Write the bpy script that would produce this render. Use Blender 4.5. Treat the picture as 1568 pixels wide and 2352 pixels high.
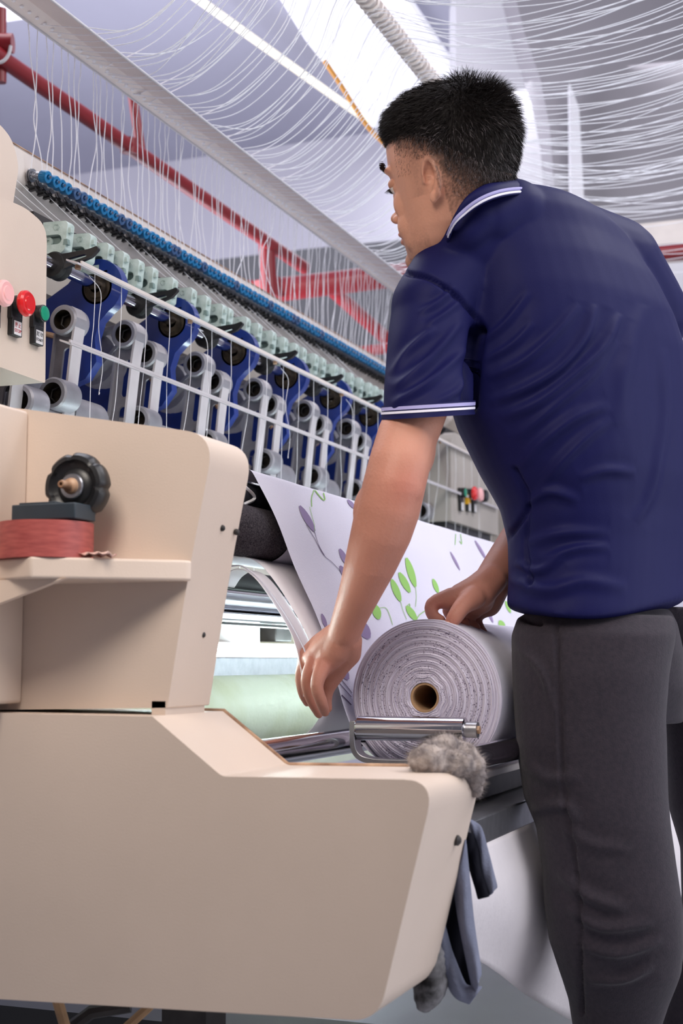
import bpy, bmesh, math, random
import numpy as np
from mathutils import Vector, Matrix
from mathutils.geometry import tessellate_polygon
random.seed(7); rng = np.random.default_rng(7)
for o in list(bpy.data.objects): bpy.data.objects.remove(o)
scene = bpy.context.scene
# ---------------------------------------------------------------- camera
FPX = 3267.0
PITCH = math.atan(344/FPX); YAW = math.atan(1266/FPX*math.cos(PITCH))
sn, cs = math.sin(YAW), math.cos(YAW)
CAM = np.array([0, 0, .84])
RT = np.array([cs, sn, 0]); FW = np.array([-sn*math.cos(PITCH), cs*math.cos(PITCH), math.sin(PITCH)])
UP = np.cross(RT, FW); DH = np.array([-sn, cs, 0]); ZZ = np.array([0, 0, 1.])
cam = bpy.data.cameras.new('camera'); camo = bpy.data.objects.new('camera', cam); scene.collection.objects.link(camo)
cam.sensor_fit = 'VERTICAL'; cam.sensor_height = 36; cam.lens = 36*FPX/2352
cam.clip_start = .05; cam.clip_end = 60
cam.dof.use_dof = True; cam.dof.focus_distance = 2.2; cam.dof.aperture_fstop = 6.3
m = Matrix((RT, UP, -FW)).transposed().to_4x4(); m.translation = Vector(CAM); camo.matrix_world = m
scene.camera = camo
# ---------------------------------------------------------------- world, lamps and added fill lights, exposure
scene.view_settings.view_transform = 'Standard'; scene.view_settings.look = 'None'
scene.view_settings.gamma = 1; scene.view_settings.exposure = 0.0
w = bpy.data.worlds.new('hall'); scene.world = w; w.use_nodes = True
w.node_tree.nodes['Background'].inputs[0].default_value = (.78, .78, .92, 1)
w.node_tree.nodes['Background'].inputs[1].default_value = .15
def area(name, loc, aim, sx, sy, power, col=(1, 1, 1)):
    l = bpy.data.lights.new(name, 'AREA'); l.shape = 'RECTANGLE'; l.size = sx; l.size_y = sy; l.energy = power; l.color = col
    o = bpy.data.objects.new(name, l); scene.collection.objects.link(o); o.location = loc
    o.rotation_euler = (Vector(aim)-Vector(loc)).to_track_quat('-Z', 'Y').to_euler(); return o
area('ceiling_or_fill_light', (-.62, .50, 2.05), (-.78, 1.47, 1.10), .6, .6, 5.8, (1, .90, .80)).data.spread = math.radians(95)  # added warm fill aimed at the upper housing, no fixture hangs here
area('ceiling_or_fill_light', (1.5, 1.0, 3.5), (-.6, 2.0, 1.0), 1.6, 1.6, 46, (1, .96, .93))
area('added_side_fill', (3.2, 3.0, 1.7), (-1.2, 3.2, 2.1), 5.0, 1.8, 72, (.9, .93, 1))  # added soft side fill lifting undersides and the man's back, no window modelled
area('ceiling_or_fill_light', (1.2, 3.6, 3.9), (-.5, 2.4, .9), 2.0, 1.2, 80, (.96, .95, 1))
area('ceiling_or_fill_light', (-2.6, 3.0, 3.9), (-1.3, 2.8, 1.2), 1.4, 3.0, 70, (.95, .95, 1))
area('ceiling_or_fill_light', (-1.5, 7.5, 3.9), (-1.5, 8.5, .5), 3.0, 2.5, 85, (.93, .93, 1))
area('ceiling_or_fill_light', (-3.5, 4.5, 2.2), (-3.0, 6.0, 4.5), 2.4, 2.4, 170, (.9, .9, 1))  # added uplight that brightens the ceiling, not a hung lamp
area('added_rail_fill', (1.2, 2.2, .5), (-1.3, 3.0, 2.0), 1.6, .8, 6, (.96, .95, 1))  # added low uplight for the underside of the rail, no real fixture
# ---------------------------------------------------------------- pixel -> point on a real plane
def ray(x, y): return RT*(x-784)/FPX+UP*(1176-y)/FPX+FW
def pY(x, y, Y): d = ray(x, y); return CAM+d*Y/d[1]
def pX(x, y, X): d = ray(x, y); return CAM+d*X/d[0]
def pZ(x, y, Z): d = ray(x, y); return CAM+d*(Z-CAM[2])/d[2]
def pD(x, y, D): return CAM+ray(x, y)*D
# ---------------------------------------------------------------- materials
def lin(c): return tuple((v/255/12.92 if v <= 10 else ((v/255+.055)/1.055)**2.4) for v in c)
def mat(name, rgb, rough=.5, metal=0., noise=0., nscale=20., rgb2=None, bump=0., bscale=200., spec=.5, sheen=0., stretch=None, emit=0., coat=0., sss=0.):
    m = bpy.data.materials.new(name); m.use_nodes = True; nt = m.node_tree; b = nt.nodes['Principled BSDF']
    c = lin(rgb)+(1,)
    b.inputs['Base Color'].default_value = c; b.inputs['Roughness'].default_value = rough; b.inputs['Metallic'].default_value = metal
    b.inputs['Specular IOR Level'].default_value = spec; b.inputs['Sheen Weight'].default_value = sheen; b.inputs['Coat Weight'].default_value = coat
    if sss: b.inputs['Subsurface Weight'].default_value = sss; b.inputs['Subsurface Radius'].default_value = (.012, .005, .003); b.inputs['Subsurface Scale'].default_value = 1
    if emit: b.inputs['Emission Color'].default_value = c; b.inputs['Emission Strength'].default_value = emit
    tc = nt.nodes.new('ShaderNodeTexCoord'); mp = nt.nodes.new('ShaderNodeMapping'); nt.links.new(tc.outputs['Object'], mp.inputs[0])
    if stretch: mp.inputs['Scale'].default_value = stretch
    if noise or rgb2:
        n = nt.nodes.new('ShaderNodeTexNoise'); n.inputs['Scale'].default_value = nscale; n.inputs['Detail'].default_value = 6
        nt.links.new(mp.outputs[0], n.inputs[0])
        r = nt.nodes.new('ShaderNodeValToRGB'); c2 = lin(rgb2)+(1,) if rgb2 else tuple(v*(1-noise) for v in c[:3])+(1,)
        r.color_ramp.elements[0].position = .35; r.color_ramp.elements[1].position = .65
        r.color_ramp.elements[0].color = c2; r.color_ramp.elements[1].color = c
        nt.links.new(n.outputs[0], r.inputs[0]); nt.links.new(r.outputs[0], b.inputs['Base Color'])
    if bump:
        n2 = nt.nodes.new('ShaderNodeTexNoise'); n2.inputs['Scale'].default_value = bscale; n2.inputs['Detail'].default_value = 4
        nt.links.new(mp.outputs[0], n2.inputs[0]); bp = nt.nodes.new('ShaderNodeBump'); bp.inputs['Strength'].default_value = bump; bp.inputs['Distance'].default_value = .002
        nt.links.new(n2.outputs[0], bp.inputs['Height']); nt.links.new(bp.outputs[0], b.inputs['Normal'])
    return m
M = {}
M['cream'] = mat('cream_paint', (214, 196, 182), .42, noise=.05, nscale=5, bump=.08, bscale=400)
M['creamedge'] = mat('worn_paint', (196, 160, 130), .5, rgb2=(120, 84, 60), nscale=30)
M['beam'] = mat('beam_paint', (222, 212, 206), .45, rgb2=(208, 198, 194), nscale=9)
M['panelgrey'] = mat('panel_paint', (176, 168, 160), .5, noise=.12, nscale=8)
M['black'] = mat('black_plastic', (26, 26, 29), .4)
M['rubber'] = mat('black_rubber', (22, 21, 23), .6)
M['dark'] = mat('dark_metal', (62, 58, 58), .5, metal=.4, noise=.4, nscale=30)
M['oily'] = mat('oily_bearing', (82, 70, 56), .4, metal=.5, rgb2=(30, 26, 24), nscale=40)
M['chrome'] = mat('chrome', (205, 203, 210), .12, metal=1.)
M['steel'] = mat('brushed_steel', (170, 170, 176), .32, metal=.9, noise=.15, nscale=60)
M['alu'] = mat('cast_aluminium', (178, 175, 182), .45, metal=.55, noise=.15, nscale=30, bump=.2, bscale=300)
M['aludark'] = mat('cast_web', (150, 146, 154), .5, metal=.5, noise=.25, nscale=25)
M['flange'] = mat('flange_paint', (204, 198, 202), .5, metal=.1, noise=.08)
M['blue'] = mat('blue_enamel', (24, 54, 140), .35, noise=.35, nscale=14, coat=.3)
M['knob'] = mat('blue_plastic', (16, 112, 165), .35)
M['knobdark'] = mat('slate_blue_plastic', (52, 86, 130), .4)
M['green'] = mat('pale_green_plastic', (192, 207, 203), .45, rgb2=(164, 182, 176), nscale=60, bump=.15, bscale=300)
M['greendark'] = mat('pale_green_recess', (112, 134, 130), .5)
M['red'] = mat('red_plastic', (214, 30, 34), .25, coat=.3)
M['pink'] = mat('pink_plastic', (240, 180, 180), .35)
M['gcap'] = mat('green_plastic', (0, 142, 108), .3)
M['yellow'] = mat('yellow_plastic', (225, 170, 30), .4)
M['label'] = mat('label_plate', (215, 212, 214), .5)
M['ink'] = mat('ink_black', (30, 28, 30), .6)
M['inkred'] = mat('ink_red', (170, 40, 50), .6)
M['pipe'] = mat('red_pipe_paint', (128, 26, 34), .4, noise=.15, nscale=6)
M['tape'] = mat('red_tape', (172, 84, 78), .5, rgb2=(146, 64, 62), nscale=40, stretch=(1, 1, 6))
M['card'] = mat('cardboard', (176, 140, 104), .8, noise=.3, nscale=30)
M['slate'] = mat('slate_box', (40, 52, 62), .5, noise=.2)
M['thread'] = mat('white_thread', (246, 246, 252), .7, spec=.2)
M['rod'] = mat('spiral_rod', (178, 168, 166), .6, noise=.25, nscale=40)
M['felt'] = mat('grey_felt', (88, 82, 86), .95, rgb2=(40, 38, 44), nscale=420, bump=.8, bscale=500, spec=.1)
M['feltdark'] = mat('dark_felt', (44, 44, 58), .9, rgb2=(24, 24, 32), nscale=80, bump=.5, bscale=300)
M['rag'] = mat('wool_rag', (178, 166, 160), 1., rgb2=(120, 112, 112), nscale=70, bump=1., bscale=160, spec=.1)
M['gcloth'] = mat('grey_cloth', (128, 132, 152), .95, noise=.25, nscale=25, bump=.5, bscale=350, spec=.1)
M['bcloth'] = mat('black_cloth', (22, 22, 30), .95, spec=.1)
M['batting'] = mat('white_batting', (222, 216, 220), .9, noise=.06, nscale=10, bump=.5, bscale=60, spec=.1)
M['creamdrum'] = mat('stained_cream', (226, 230, 208), .45, rgb2=(202, 204, 160), nscale=6, bump=.3, bscale=120)
M['tube'] = mat('tube_light', (235, 255, 255), .3, emit=22.)
M['striplight'] = mat('strip_light', (255, 248, 220), .3, emit=.8)
M['skylight'] = mat('skylight_panel', (236, 236, 244), .5, emit=.72)
M['ceil'] = mat('ceiling_paint', (172, 172, 188), .8, noise=.1, nscale=.8)
M['wall'] = mat('wall_paint', (206, 204, 214), .8, noise=.05, nscale=1.)
M['darkwall'] = mat('dark_panel', (70, 70, 74), .8)
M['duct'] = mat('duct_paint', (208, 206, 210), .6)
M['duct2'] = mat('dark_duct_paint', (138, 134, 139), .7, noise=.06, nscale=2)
M['floor'] = mat('floor_paint', (176, 177, 182), .5, noise=.1, nscale=3)
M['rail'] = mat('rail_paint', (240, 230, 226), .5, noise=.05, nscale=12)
M['railshade'] = mat('rail_rear_shade', (222, 210, 206), .5, noise=.06, nscale=12)  # same rail paint, shade of the rear face put into the colour
M['ochre'] = mat('ochre_cable', (176, 120, 40), .6)
M['sole'] = mat('shoe', (30, 28, 28), .6)
M['vinyl'] = mat('glossy_backing', (240, 236, 242), .45, bump=.15, bscale=40)
# ---------------------------------------------------------------- object helpers
ORG = {}
def tag(o, label=None, cat=None, group=None, kind=None):
    if label: o['label'] = label
    if cat: o['category'] = cat
    if group: o['group'] = group
    if kind: o['kind'] = kind
    return o
def thing(name, loc, label, cat, group=None):
    o = bpy.data.objects.new(name, None); scene.collection.objects.link(o); o.location = [float(v) for v in loc]; o.empty_display_size = .05
    ORG[o.name] = np.array(loc, float); return tag(o, label, cat, group)
class MB:
    def __init__(s): s.v = []; s.f = []; s.mi = []; s.cur = 0; s.mats = []
    def use(s, m):
        if m not in s.mats: s.mats.append(m)
        s.cur = s.mats.index(m); return s
    def add(s, v, f):
        n = len(s.v); s.v += [tuple(map(float, p)) for p in v]; s.f += [tuple(i+n for i in q) for q in f]; s.mi += [s.cur]*len(f); return s
    def box(s, c, size, A=None):
        c = np.array(c, float); h = np.array(size)/2; A = np.eye(3) if A is None else A
        v = [c+A@(h*np.array(q)) for q in ((-1,-1,-1),(1,-1,-1),(1,1,-1),(-1,1,-1),(-1,-1,1),(1,-1,1),(1,1,1),(-1,1,1))]
        return s.add(v, [(3,2,1,0),(4,5,6,7),(0,1,5,4),(1,2,6,5),(2,3,7,6),(3,0,4,7)])
    def tube(s, pts, r, n=8, cap=True, closed=False, ang0=0.):
        pts = np.array(pts, float); k = len(pts); r = np.broadcast_to(np.array(r, float), (k,))
        if closed: t = np.roll(pts, -1, 0)-np.roll(pts, 1, 0)
        else: t = np.gradient(pts, axis=0)
        t /= np.linalg.norm(t, axis=1)[:, None]+1e-12
        a = np.array([0, 0, 1.]) if abs(t[0][2]) < .8 else np.array([1., 0, 0])
        nn = np.cross(t[0], a); nn /= np.linalg.norm(nn); v = []
        for i in range(k):
            nn = nn-t[i]*(nn@t[i]); nn /= np.linalg.norm(nn); b = np.cross(t[i], nn)
            for j in range(n):
                q = 2*math.pi*j/n+ang0; v.append(pts[i]+r[i]*(nn*math.cos(q)+b*math.sin(q)))
        f = []
        for i in range(k if closed else k-1):
            for j in range(n):
                i2 = (i+1) % k; f.append((i*n+j, i*n+(j+1) % n, i2*n+(j+1) % n, i2*n+j))
        if cap and not closed: f += [tuple(reversed(range(n))), tuple(range((k-1)*n, k*n))]
        return s.add(v, f)
    def cyl(s, a, b, r, n=24, r2=None, cap=True): return s.tube([a, b], [r, r if r2 is None else r2], n, cap)
    def lathe(s, o, axis, prof, n=32, cap=True):           # prof: (along axis, radius)
        o = np.array(o, float); ax = np.array(axis, float); ax /= np.linalg.norm(ax)
        a = np.array([0, 0, 1.]) if abs(ax[2]) < .8 else np.array([1., 0, 0])
        e = np.cross(a, ax); e /= np.linalg.norm(e); g = np.cross(ax, e); v = []
        for t, r in prof:
            for j in range(n):
                q = 2*math.pi*j/n; v.append(o+ax*t+r*(e*math.cos(q)+g*math.sin(q)))
        f = [(i*n+j, i*n+(j+1) % n, (i+1)*n+(j+1) % n, (i+1)*n+j) for i in range(len(prof)-1) for j in range(n)]
        if cap and prof[0][1] > 1e-6: f.append(tuple(reversed(range(n))))
        if cap and prof[-1][1] > 1e-6: f.append(tuple(range((len(prof)-1)*n, len(prof)*n)))
        return s.add(v, f)
    def ell(s, c, rad, A=None, n=20, k=12):
        A = np.eye(3) if A is None else A; c = np.array(c, float); rad = np.array(rad, float)*np.ones(3); v = [c+A@(rad*np.array([0, 0, -1.]))]
        for i in range(1, k):
            th = -math.pi/2+math.pi*i/k
            for j in range(n):
                q = 2*math.pi*j/n; v.append(c+A@(rad*np.array([math.cos(th)*math.cos(q), math.cos(th)*math.sin(q), math.sin(th)])))
        v.append(c+A@(rad*np.array([0, 0, 1.]))); f = [(0, 1+(j+1) % n, 1+j) for j in range(n)]
        for i in range(k-2):
            for j in range(n): a = 1+i*n; f.append((a+j, a+(j+1) % n, a+n+(j+1) % n, a+n+j))
        L = len(v)-1; a = 1+(k-2)*n; f += [(a+j, a+(j+1) % n, L) for j in range(n)]
        return s.add(v, f)
    def chain(s, pts, r, n=14):
        for i, p in enumerate(pts):
            s.ell(p, r[i], n=n, k=10)
            if i: s.cyl(pts[i-1], p, r[i-1], n, r[i])
        return s
    def loft(s, rings, cap=True):
        n = len(rings[0]); v = [p for R_ in rings for p in R_]
        f = [(i*n+j, i*n+(j+1) % n, (i+1)*n+(j+1) % n, (i+1)*n+j) for i in range(len(rings)-1) for j in range(n)]
        if cap: f += [tuple(reversed(range(n))), tuple(range((len(rings)-1)*n, len(rings)*n))]
        return s.add(v, f)
    def prism(s, outer, holes, fn, w0, w1):               # polygon with holes in (u,v), extruded along w; fn(u,v,w)->xyz
        loops = [outer]+list(holes); tri = tessellate_polygon([[Vector((u, v, 0)) for u, v in L] for L in loops])
        flat = [p for L in loops for p in L]; n = len(flat)
        v = [fn(u, q, w0) for u, q in flat]+[fn(u, q, w1) for u, q in flat]
        f = [tuple(t) for t in tri]+[tuple(i+n for i in reversed(t)) for t in tri]; k = 0
        for L in loops:
            m_ = len(L); f += [(k+i, k+(i+1) % m_, k+(i+1) % m_+n, k+i+n) for i in range(m_)]; k += m_
        return s.add(v, f)
    def build(s, name, mat=None, parent=None, smooth=True, angle=35, bevel=0., seg=3):
        org = ORG[parent.name] if parent is not None else None
        v = np.array(s.v)
        if org is None: org = np.array([v[:, 0].mean(), v[:, 1].mean(), v[:, 2].min()]) ; own = True
        else: own = False
        v = v-org
        me = bpy.data.meshes.new(name); me.from_pydata(v.tolist(), [], s.f)
        ms = s.mats if s.mats else [mat]
        for q in ms: me.materials.append(q)
        if s.mats: me.polygons.foreach_set('material_index', s.mi)
        bm = bmesh.new(); bm.from_mesh(me); bmesh.ops.recalc_face_normals(bm, faces=bm.faces); bm.to_mesh(me); bm.free()
        if smooth:
            me.polygons.foreach_set('use_smooth', [True]*len(me.polygons)); me.set_sharp_from_angle(angle=math.radians(angle))
        o = bpy.data.objects.new(name, me); scene.collection.objects.link(o)
        if own: o.location = org.tolist()
        else: o.parent = parent
        ORG[o.name] = org
        if bevel:
            b = o.modifiers.new('bevel', 'BEVEL'); b.width = bevel; b.segments = seg; b.limit_method = 'ANGLE'; b.angle_limit = math.radians(40)
        return o
def copy_tree(o, parent=None, delta=None):
    c = o.copy(); scene.collection.objects.link(c)
    if parent is not None: c.parent = parent
    if delta is not None: c.location = (Vector(o.location)+Vector(delta))
    ORG[c.name] = ORG[o.name]+(np.array(delta) if delta is not None else 0)
    for ch in list(o.children): copy_tree(ch, c)
    return c
def rrect(cx, cy, w, h, r, n=5):
    P = []
    for (sx, sy, a0) in ((1, 1, 0), (-1, 1, 90), (-1, -1, 180), (1, -1, 270)):
        for i in range(n+1):
            a = math.radians(a0+90*i/n); P.append((cx+sx*(w/2-r)+r*math.cos(a), cy+sy*(h/2-r)+r*math.sin(a)))
    return P
def circ(cx, cy, r, n=20): return [(cx+r*math.cos(2*math.pi*i/n), cy+r*math.sin(2*math.pi*i/n)) for i in range(n)]
def fillet(poly, radii, n=6):
    out = []; k = len(poly)
    for i, p in enumerate(poly):
        r = radii[i]
        if r <= 0: out.append(tuple(p)); continue
        p = np.array(p, float); a = np.array(poly[i-1])-p; b = np.array(poly[(i+1) % k])-p; la, lb = np.linalg.norm(a), np.linalg.norm(b)
        t = min(r, la*.45, lb*.45); A, B = p+a/la*t, p+b/lb*t
        for j in range(n+1):
            q = j/n; out.append(tuple((1-q)**2*A+2*q*(1-q)*p+q*q*B))
    return out
def XZ(u, v, w): return (u, w, v)                         # polygons drawn in the plane across the machine, extruded along it
def smoothpath(pts, n=6):                                 # Catmull-Rom
    P = np.array(pts, float); P = np.vstack([2*P[0]-P[1], P, 2*P[-1]-P[-2]]); out = []
    for i in range(1, len(P)-2):
        for j in range(n):
            t = j/n; out.append(.5*((2*P[i])+(-P[i-1]+P[i+1])*t+(2*P[i-1]-5*P[i]+4*P[i+1]-P[i+2])*t*t+(-P[i-1]+3*P[i]-3*P[i+1]+P[i+2])*t**3))
    out.append(P[-2]); return np.array(out)
# ================================================================ the setting
def struct(name, mb, m, **k): o = mb.build(name, m, **k); o['kind'] = 'structure'; return o
struct('floor', MB().box((-1, 5, -.05), (14, 18, .1)), M['floor'])
struct('ceiling', MB().box((-1, 5, 4.55), (14, 18, .1)), M['ceil'])
struct('wall_far', MB().box((-1, 9.05, 2.25), (14, .1, 4.5)), M['wall'])
struct('wall_left', MB().box((-7.05, 5, 2.25), (.1, 18, 4.5)), M['wall'])
def slab_px(pts, D, th, name, m, **k):                    # a flat piece of the building facing the hall, with real thickness
    P = [pD(x, y, D) for x, y in pts]; n = len(P); mb = MB()
    v = P+[p+DH*th for p in P]
    mb.add(v, [tuple(range(n)), tuple(reversed(range(n, 2*n)))]+[(i, (i+1) % n, (i+1) % n+n, i+n) for i in range(n)])
    return struct(name, mb, m, **k)
slab_px([(440, 603), (700, 572), (1100, 533), (1100, 900), (440, 900)], 8.2, .2, 'trim_2', M['darkwall'])
slab_px([(-60, 12), (60, -5), (60, -60), (-60, -60)], 6.5, .2, 'trim_3', M['duct'])
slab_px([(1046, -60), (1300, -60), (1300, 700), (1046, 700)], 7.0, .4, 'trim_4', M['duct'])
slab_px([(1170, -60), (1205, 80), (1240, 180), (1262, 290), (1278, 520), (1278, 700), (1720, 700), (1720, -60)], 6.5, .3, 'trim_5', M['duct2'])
slab_px([(1308, 190), (1330, 250), (1342, 480), (1342, 620), (1312, 620)], 6.4, .05, 'trim_8', M['duct'])
slab_px([(1380, 524), (1680, 491), (1680, 548), (1380, 572)], 5.6, .3, 'trim_6', M['beam'])
slab_px([(1380, 600), (1680, 590), (1680, 1100), (1380, 1100)], 6.2, .3, 'trim_7', M['duct'])
# roof light and strip lamp under the ceiling
sk = [pZ(x, y, 4.4) for x, y in ((620, -40), (905, -40), (1060, 190), (1010, 300), (850, 292), (790, 205), (700, 90))]
mb = MB(); n = len(sk); mb.add(sk+[p+np.array([0, 0, .06]) for p in sk], [tuple(range(n)), tuple(range(n, 2*n))]+[(i, (i+1) % n, (i+1) % n+n, i+n) for i in range(n)])
struct('window_1', mb, M['skylight'])
t = tag(MB().cyl(pZ(430, -20, 4.3), pZ(845, 278, 4.3), .022, 12).build('strip_lamp', M['striplight']), 'long thin cream strip lamp crossing the ceiling to the bright roof light', 'ceiling lamp')
tag(MB().tube(smoothpath([pD(745, 140, 5.), pD(782, 195, 5.), pD(815, 248, 5.), pD(852, 300, 5.), pD(900, 345, 5.)], 14), .0085, 10).build('cable', M['ochre']), 'ochre cable hanging under the ceiling left of the man\'s head', 'cable')
# red sprinkler pipes
def pipe(name, pts, r, label, parts=()):
    t = thing(name, pts[0], label, 'pipe', 'red pipes under the ceiling'); MB().tube(pts, r, 20).build('pipe_run', M['pipe'], t)
    for p, q, rr, nm in parts: MB().cyl(p, q, rr, 20).build(nm, M['pipe'], t)
    return t
A = pD(-60, 90, 3.9); B = pD(640, 575, 5.3)
def on(tt): return A+(B-A)*tt
j1 = on(.47); j2 = on(.985)
pipe('sprinkler_pipe', [A, pD(700, 616, 5.45)], .024, 'long sloping red pipe running behind the hanging threads',
     [(pD(0, 190, 4.02)-DH*.0, pD(0, 20, 4.02), .018, 'drop_pipe'), (pD(-20, 100, 4.0), pD(30, 100, 4.0), .028, 'coupling'),
      (j1+(0, 0, .02), pD(294, 150, 4.55), .016, 'drop_pipe'), (pD(295, 352, 4.5), pD(297, 318, 4.5), .026, 'coupling'), (pD(612, 560, 5.25), pD(618, 680, 5.25), .03, 'drop_pipe')])
pipe('sprinkler_pipe', [pD(560, 672, 5.6), pD(620, 668, 5.6), pD(1000, 622, 5.9)], .047, 'thick level red pipe just above the beam of blue knobs',
     [(pD(620, 690, 5.6), pD(610, 645, 5.6), .062, 'coupling')])
pipe('sprinkler_pipe', [pD(745, 650, 6.2), pD(900, 790, 6.4)], .03, 'thin red pipe sloping down behind the right end of the threads')
pipe('sprinkler_pipe', [pD(790, 812, 6.2), pD(960, 792, 6.2)], .024, 'low red pipe glimpsed behind the last hanging threads')
pipe('sprinkler_pipe', [pD(1440, 588, 5.2), pD(1660, 572, 5.2)], .029, 'red pipe below the cream beam behind the man\'s back')
pipe('sprinkler_pipe', [pD(1480, 735, 6.2), pD(1660, 728, 6.2)], .02, 'thin dull red pipe lowest behind the man\'s back')
tag(MB().tube(smoothpath([pD(-10, 146, 3.7), pD(8, 140, 3.7), pD(20, 125, 3.7), pD(25, 105, 3.7)]), .0045, 8).build('cable_hook', M['duct']), 'white hook looped round the red pipe at the top left', 'hook')

# ================================================================ the machine
# ---- thread beam with its tension units
XB = -1.45
def bz(y_px, x_px): return pX(x_px, y_px, XB)[2]
zt = 1.775; zb = 1.66; Y0, Y1 = 1.95, 4.9
beam = thing('thread_beam', (XB-.05, 3.3, zb), 'long cream steel beam over the machine carrying the row of blue tension knobs', 'machine beam')
MB().prism(fillet([(XB-.16, zt-.0), (XB, zt), (XB, 1.712), (XB-.05, 1.665), (XB-.055, 1.63), (XB-.16, 1.55)], [0, .006, .012, .01, .01, 0]), [], XZ, Y0, Y1).build('beam_face', M['beam'], beam, angle=30)
MB().box((XB+.0015, 3.3, zt-.002), (.003, Y1-2.1, .0015)).build('top_edge', M['creamedge'], beam)
MB().box((XB-.08, 3.4, 1.585), (.03, 2.9, .06)).build('cable_duct', M['panelgrey'], beam)
xk = [98]; D = []
ax = np.array([.97, -.05, -.22]); ax /= np.linalg.norm(ax)
def knob_master():
    o = pX(64, 398, XB); o = np.array([XB, o[1], 1.73])
    prof = [(.030, .0085), (.032, .0112), (.044, .0118), (.047, .0105), (.047, .005), (.044, .0048)]
    mb = MB(); n = 48; pr = []
    ax_ = ax; e = np.cross(ZZ, ax_); e /= np.linalg.norm(e); g = np.cross(ax_, e); v = []
    for tt, r in prof:
        for j in range(n):
            q = 2*math.pi*j/n; rr = r*(1-.07*(j % 3 == 0)) if .03 < tt < .0465 and r > .01 else r
            v.append(o+ax_*tt+rr*(e*math.cos(q)+g*math.sin(q)))
    f = [(i*n+j, i*n+(j+1) % n, (i+1)*n+(j+1) % n, (i+1)*n+j) for i in range(len(prof)-1) for j in range(n)]+[tuple(reversed(range(n))), tuple(range((len(prof)-1)*n, len(prof)*n))]
    mb.add(v, f); kn = mb.build('tension_knob', M['knob'], beam, angle=25)
    MB().cyl(o-ax*.01, o+ax*.052, .003, 10).build('stud', M['chrome'], kn)
    sp = MB(); pts = [o+ax*(.014+.016*i/48)+.0075*(e*math.cos(i*.65)+g*math.sin(i*.65)) for i in range(49)]
    sp.tube(pts, .0009, 5).build('spring', M['steel'], kn)
    d = MB(); d.lathe(o, ax, [(.006, .003), (.006, .0125), (.0075, .012), (.0085, .004), (.010, .012), (.0115, .0125), (.0115, .003)], 20); d.build('tension_disc', M['steel'], kn)
    h = MB(); h.box(o+np.array([.004, 0, -.014]), (.006, .004, .022)); h.prism([(0, 0), (.012, -.012), (-.004, -.014)], [], lambda u, v_, w: (XB+.008+u, o[1]+w, o[2]-.018+v_), -.004, .004)
    h.tube([o+np.array([.002, -.008, -.022]), o+np.array([.012, -.010, -.028]), o+np.array([.022, -.006, -.026])], .0018, 6)
    h.build('thread_hook', M['black'], kn)
    return kn, o
kn0, ko = knob_master()
knobs_y = [ko[1]]; y = ko[1]
ndark = {4, 5, 11, 12, 20, 21, 26, 33, 41, 47, 48, 55}
kdm = kn0.data.copy(); kdm.materials[0] = M['knobdark']
MB().tube(smoothpath([ko+(.0, -.06, .045), ko+(.004, -.066, .02), ko+(.002, -.064, -.01), ko+(.002, -.072, -.022)]), [.0035]*18+[.007], 8).build('thread_hook', M['black'], beam)
for i in range(1, 84):
    y = ko[1]+.0245*i+.004*math.sin(i*1.7)
    c = copy_tree(kn0, beam, (0, y-ko[1], 0))
    if i in ndark: c.data = kdm
    knobs_y.append(y)
# ---- pale green thread guides
XG = -1.29
rail = thing('guide_rail', (XG, 3.2, 1.58), 'row of pale green plastic thread guides clipped along a hidden rail below the blue knobs', 'thread guide rail')
gx = [156, 209, 250, 285, 320, 352, 398, 442, 475, 512, 527, 567, 594, 627, 654, 680, 697, 725, 742, 770, 786, 807, 829, 850, 864, 880, 900]
MB().box((XG-.055, 3.3, 1.585), (.03, 2.6, .03)).build('rail_bar', M['dark'], rail)
def guide_master(x):
    p = pX(x, 500+.527*(x-156), XG); y0 = p[1]; zt_ = p[2]; mb = MB()
    W, H = .062, .062
    def f(u, v, w): return (XG+u-.0*w, y0+w+.35*u, zt_+v+.10*u)
    outer = fillet([(-W, -.004), (-.004, -.004), (0, -.010), (-.004, -H+.008), (-.012, -H), (-W+.012, -H+.004), (-W, -H+.02)], [.003, .002, .002, .002, .003, .008, .004], 3)
    slot = rrect(-.030, -.036, .040, .017, .0084, 6)
    mb.prism(outer, [slot], f, 0, .022); g = mb.build('thread_guide', M['green'], rail, angle=25, bevel=.0008, seg=2)
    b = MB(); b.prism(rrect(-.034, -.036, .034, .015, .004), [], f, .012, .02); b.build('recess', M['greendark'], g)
    b = MB(); b.lathe(np.array(f(-.036, -.036, .012)), (0, -1, 0), [(0, .0085), (.004, .0085), (.004, .003), (.001, .0028)], 20); b.build('eyelet', M['green'], g, angle=30)
    b = MB(); c0 = f(-.018, -.015, 0); b.tube([(c0[0]+.0055*math.cos(a), c0[1]-.0003+.35*.0055*math.cos(a), c0[2]+.0055*math.sin(a)) for a in np.arange(0, 6.283, 1.0472)], .0006, 4, closed=True)
    b.tube([(c0[0]+.0035*math.cos(a), c0[1]-.0003, c0[2]+.0035*math.sin(a)) for a in np.arange(0, 6.283, .6)], .0005, 4, closed=True); b.build('moulded_mark', M['green'], g)
    b = MB(); b.prism(rrect(-.001, -.021, .009, .009, .0015), [], f, .003, .011); b.build('catch', M['green'], g)
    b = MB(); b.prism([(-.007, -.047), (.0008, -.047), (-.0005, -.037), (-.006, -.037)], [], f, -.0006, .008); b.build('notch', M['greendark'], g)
    return g, y0
g0, gy0 = guide_master(gx[0]); gys = [gy0]
for x in gx[1:]:
    y_ = pX(x, 500+.527*(x-156), XG)[1]; copy_tree(g0, rail, (0, y_-gy0, (pX(x, 500+.527*(x-156), XG)-pX(gx[0], 500, XG))[2]*.0)); gys.append(y_)
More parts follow.
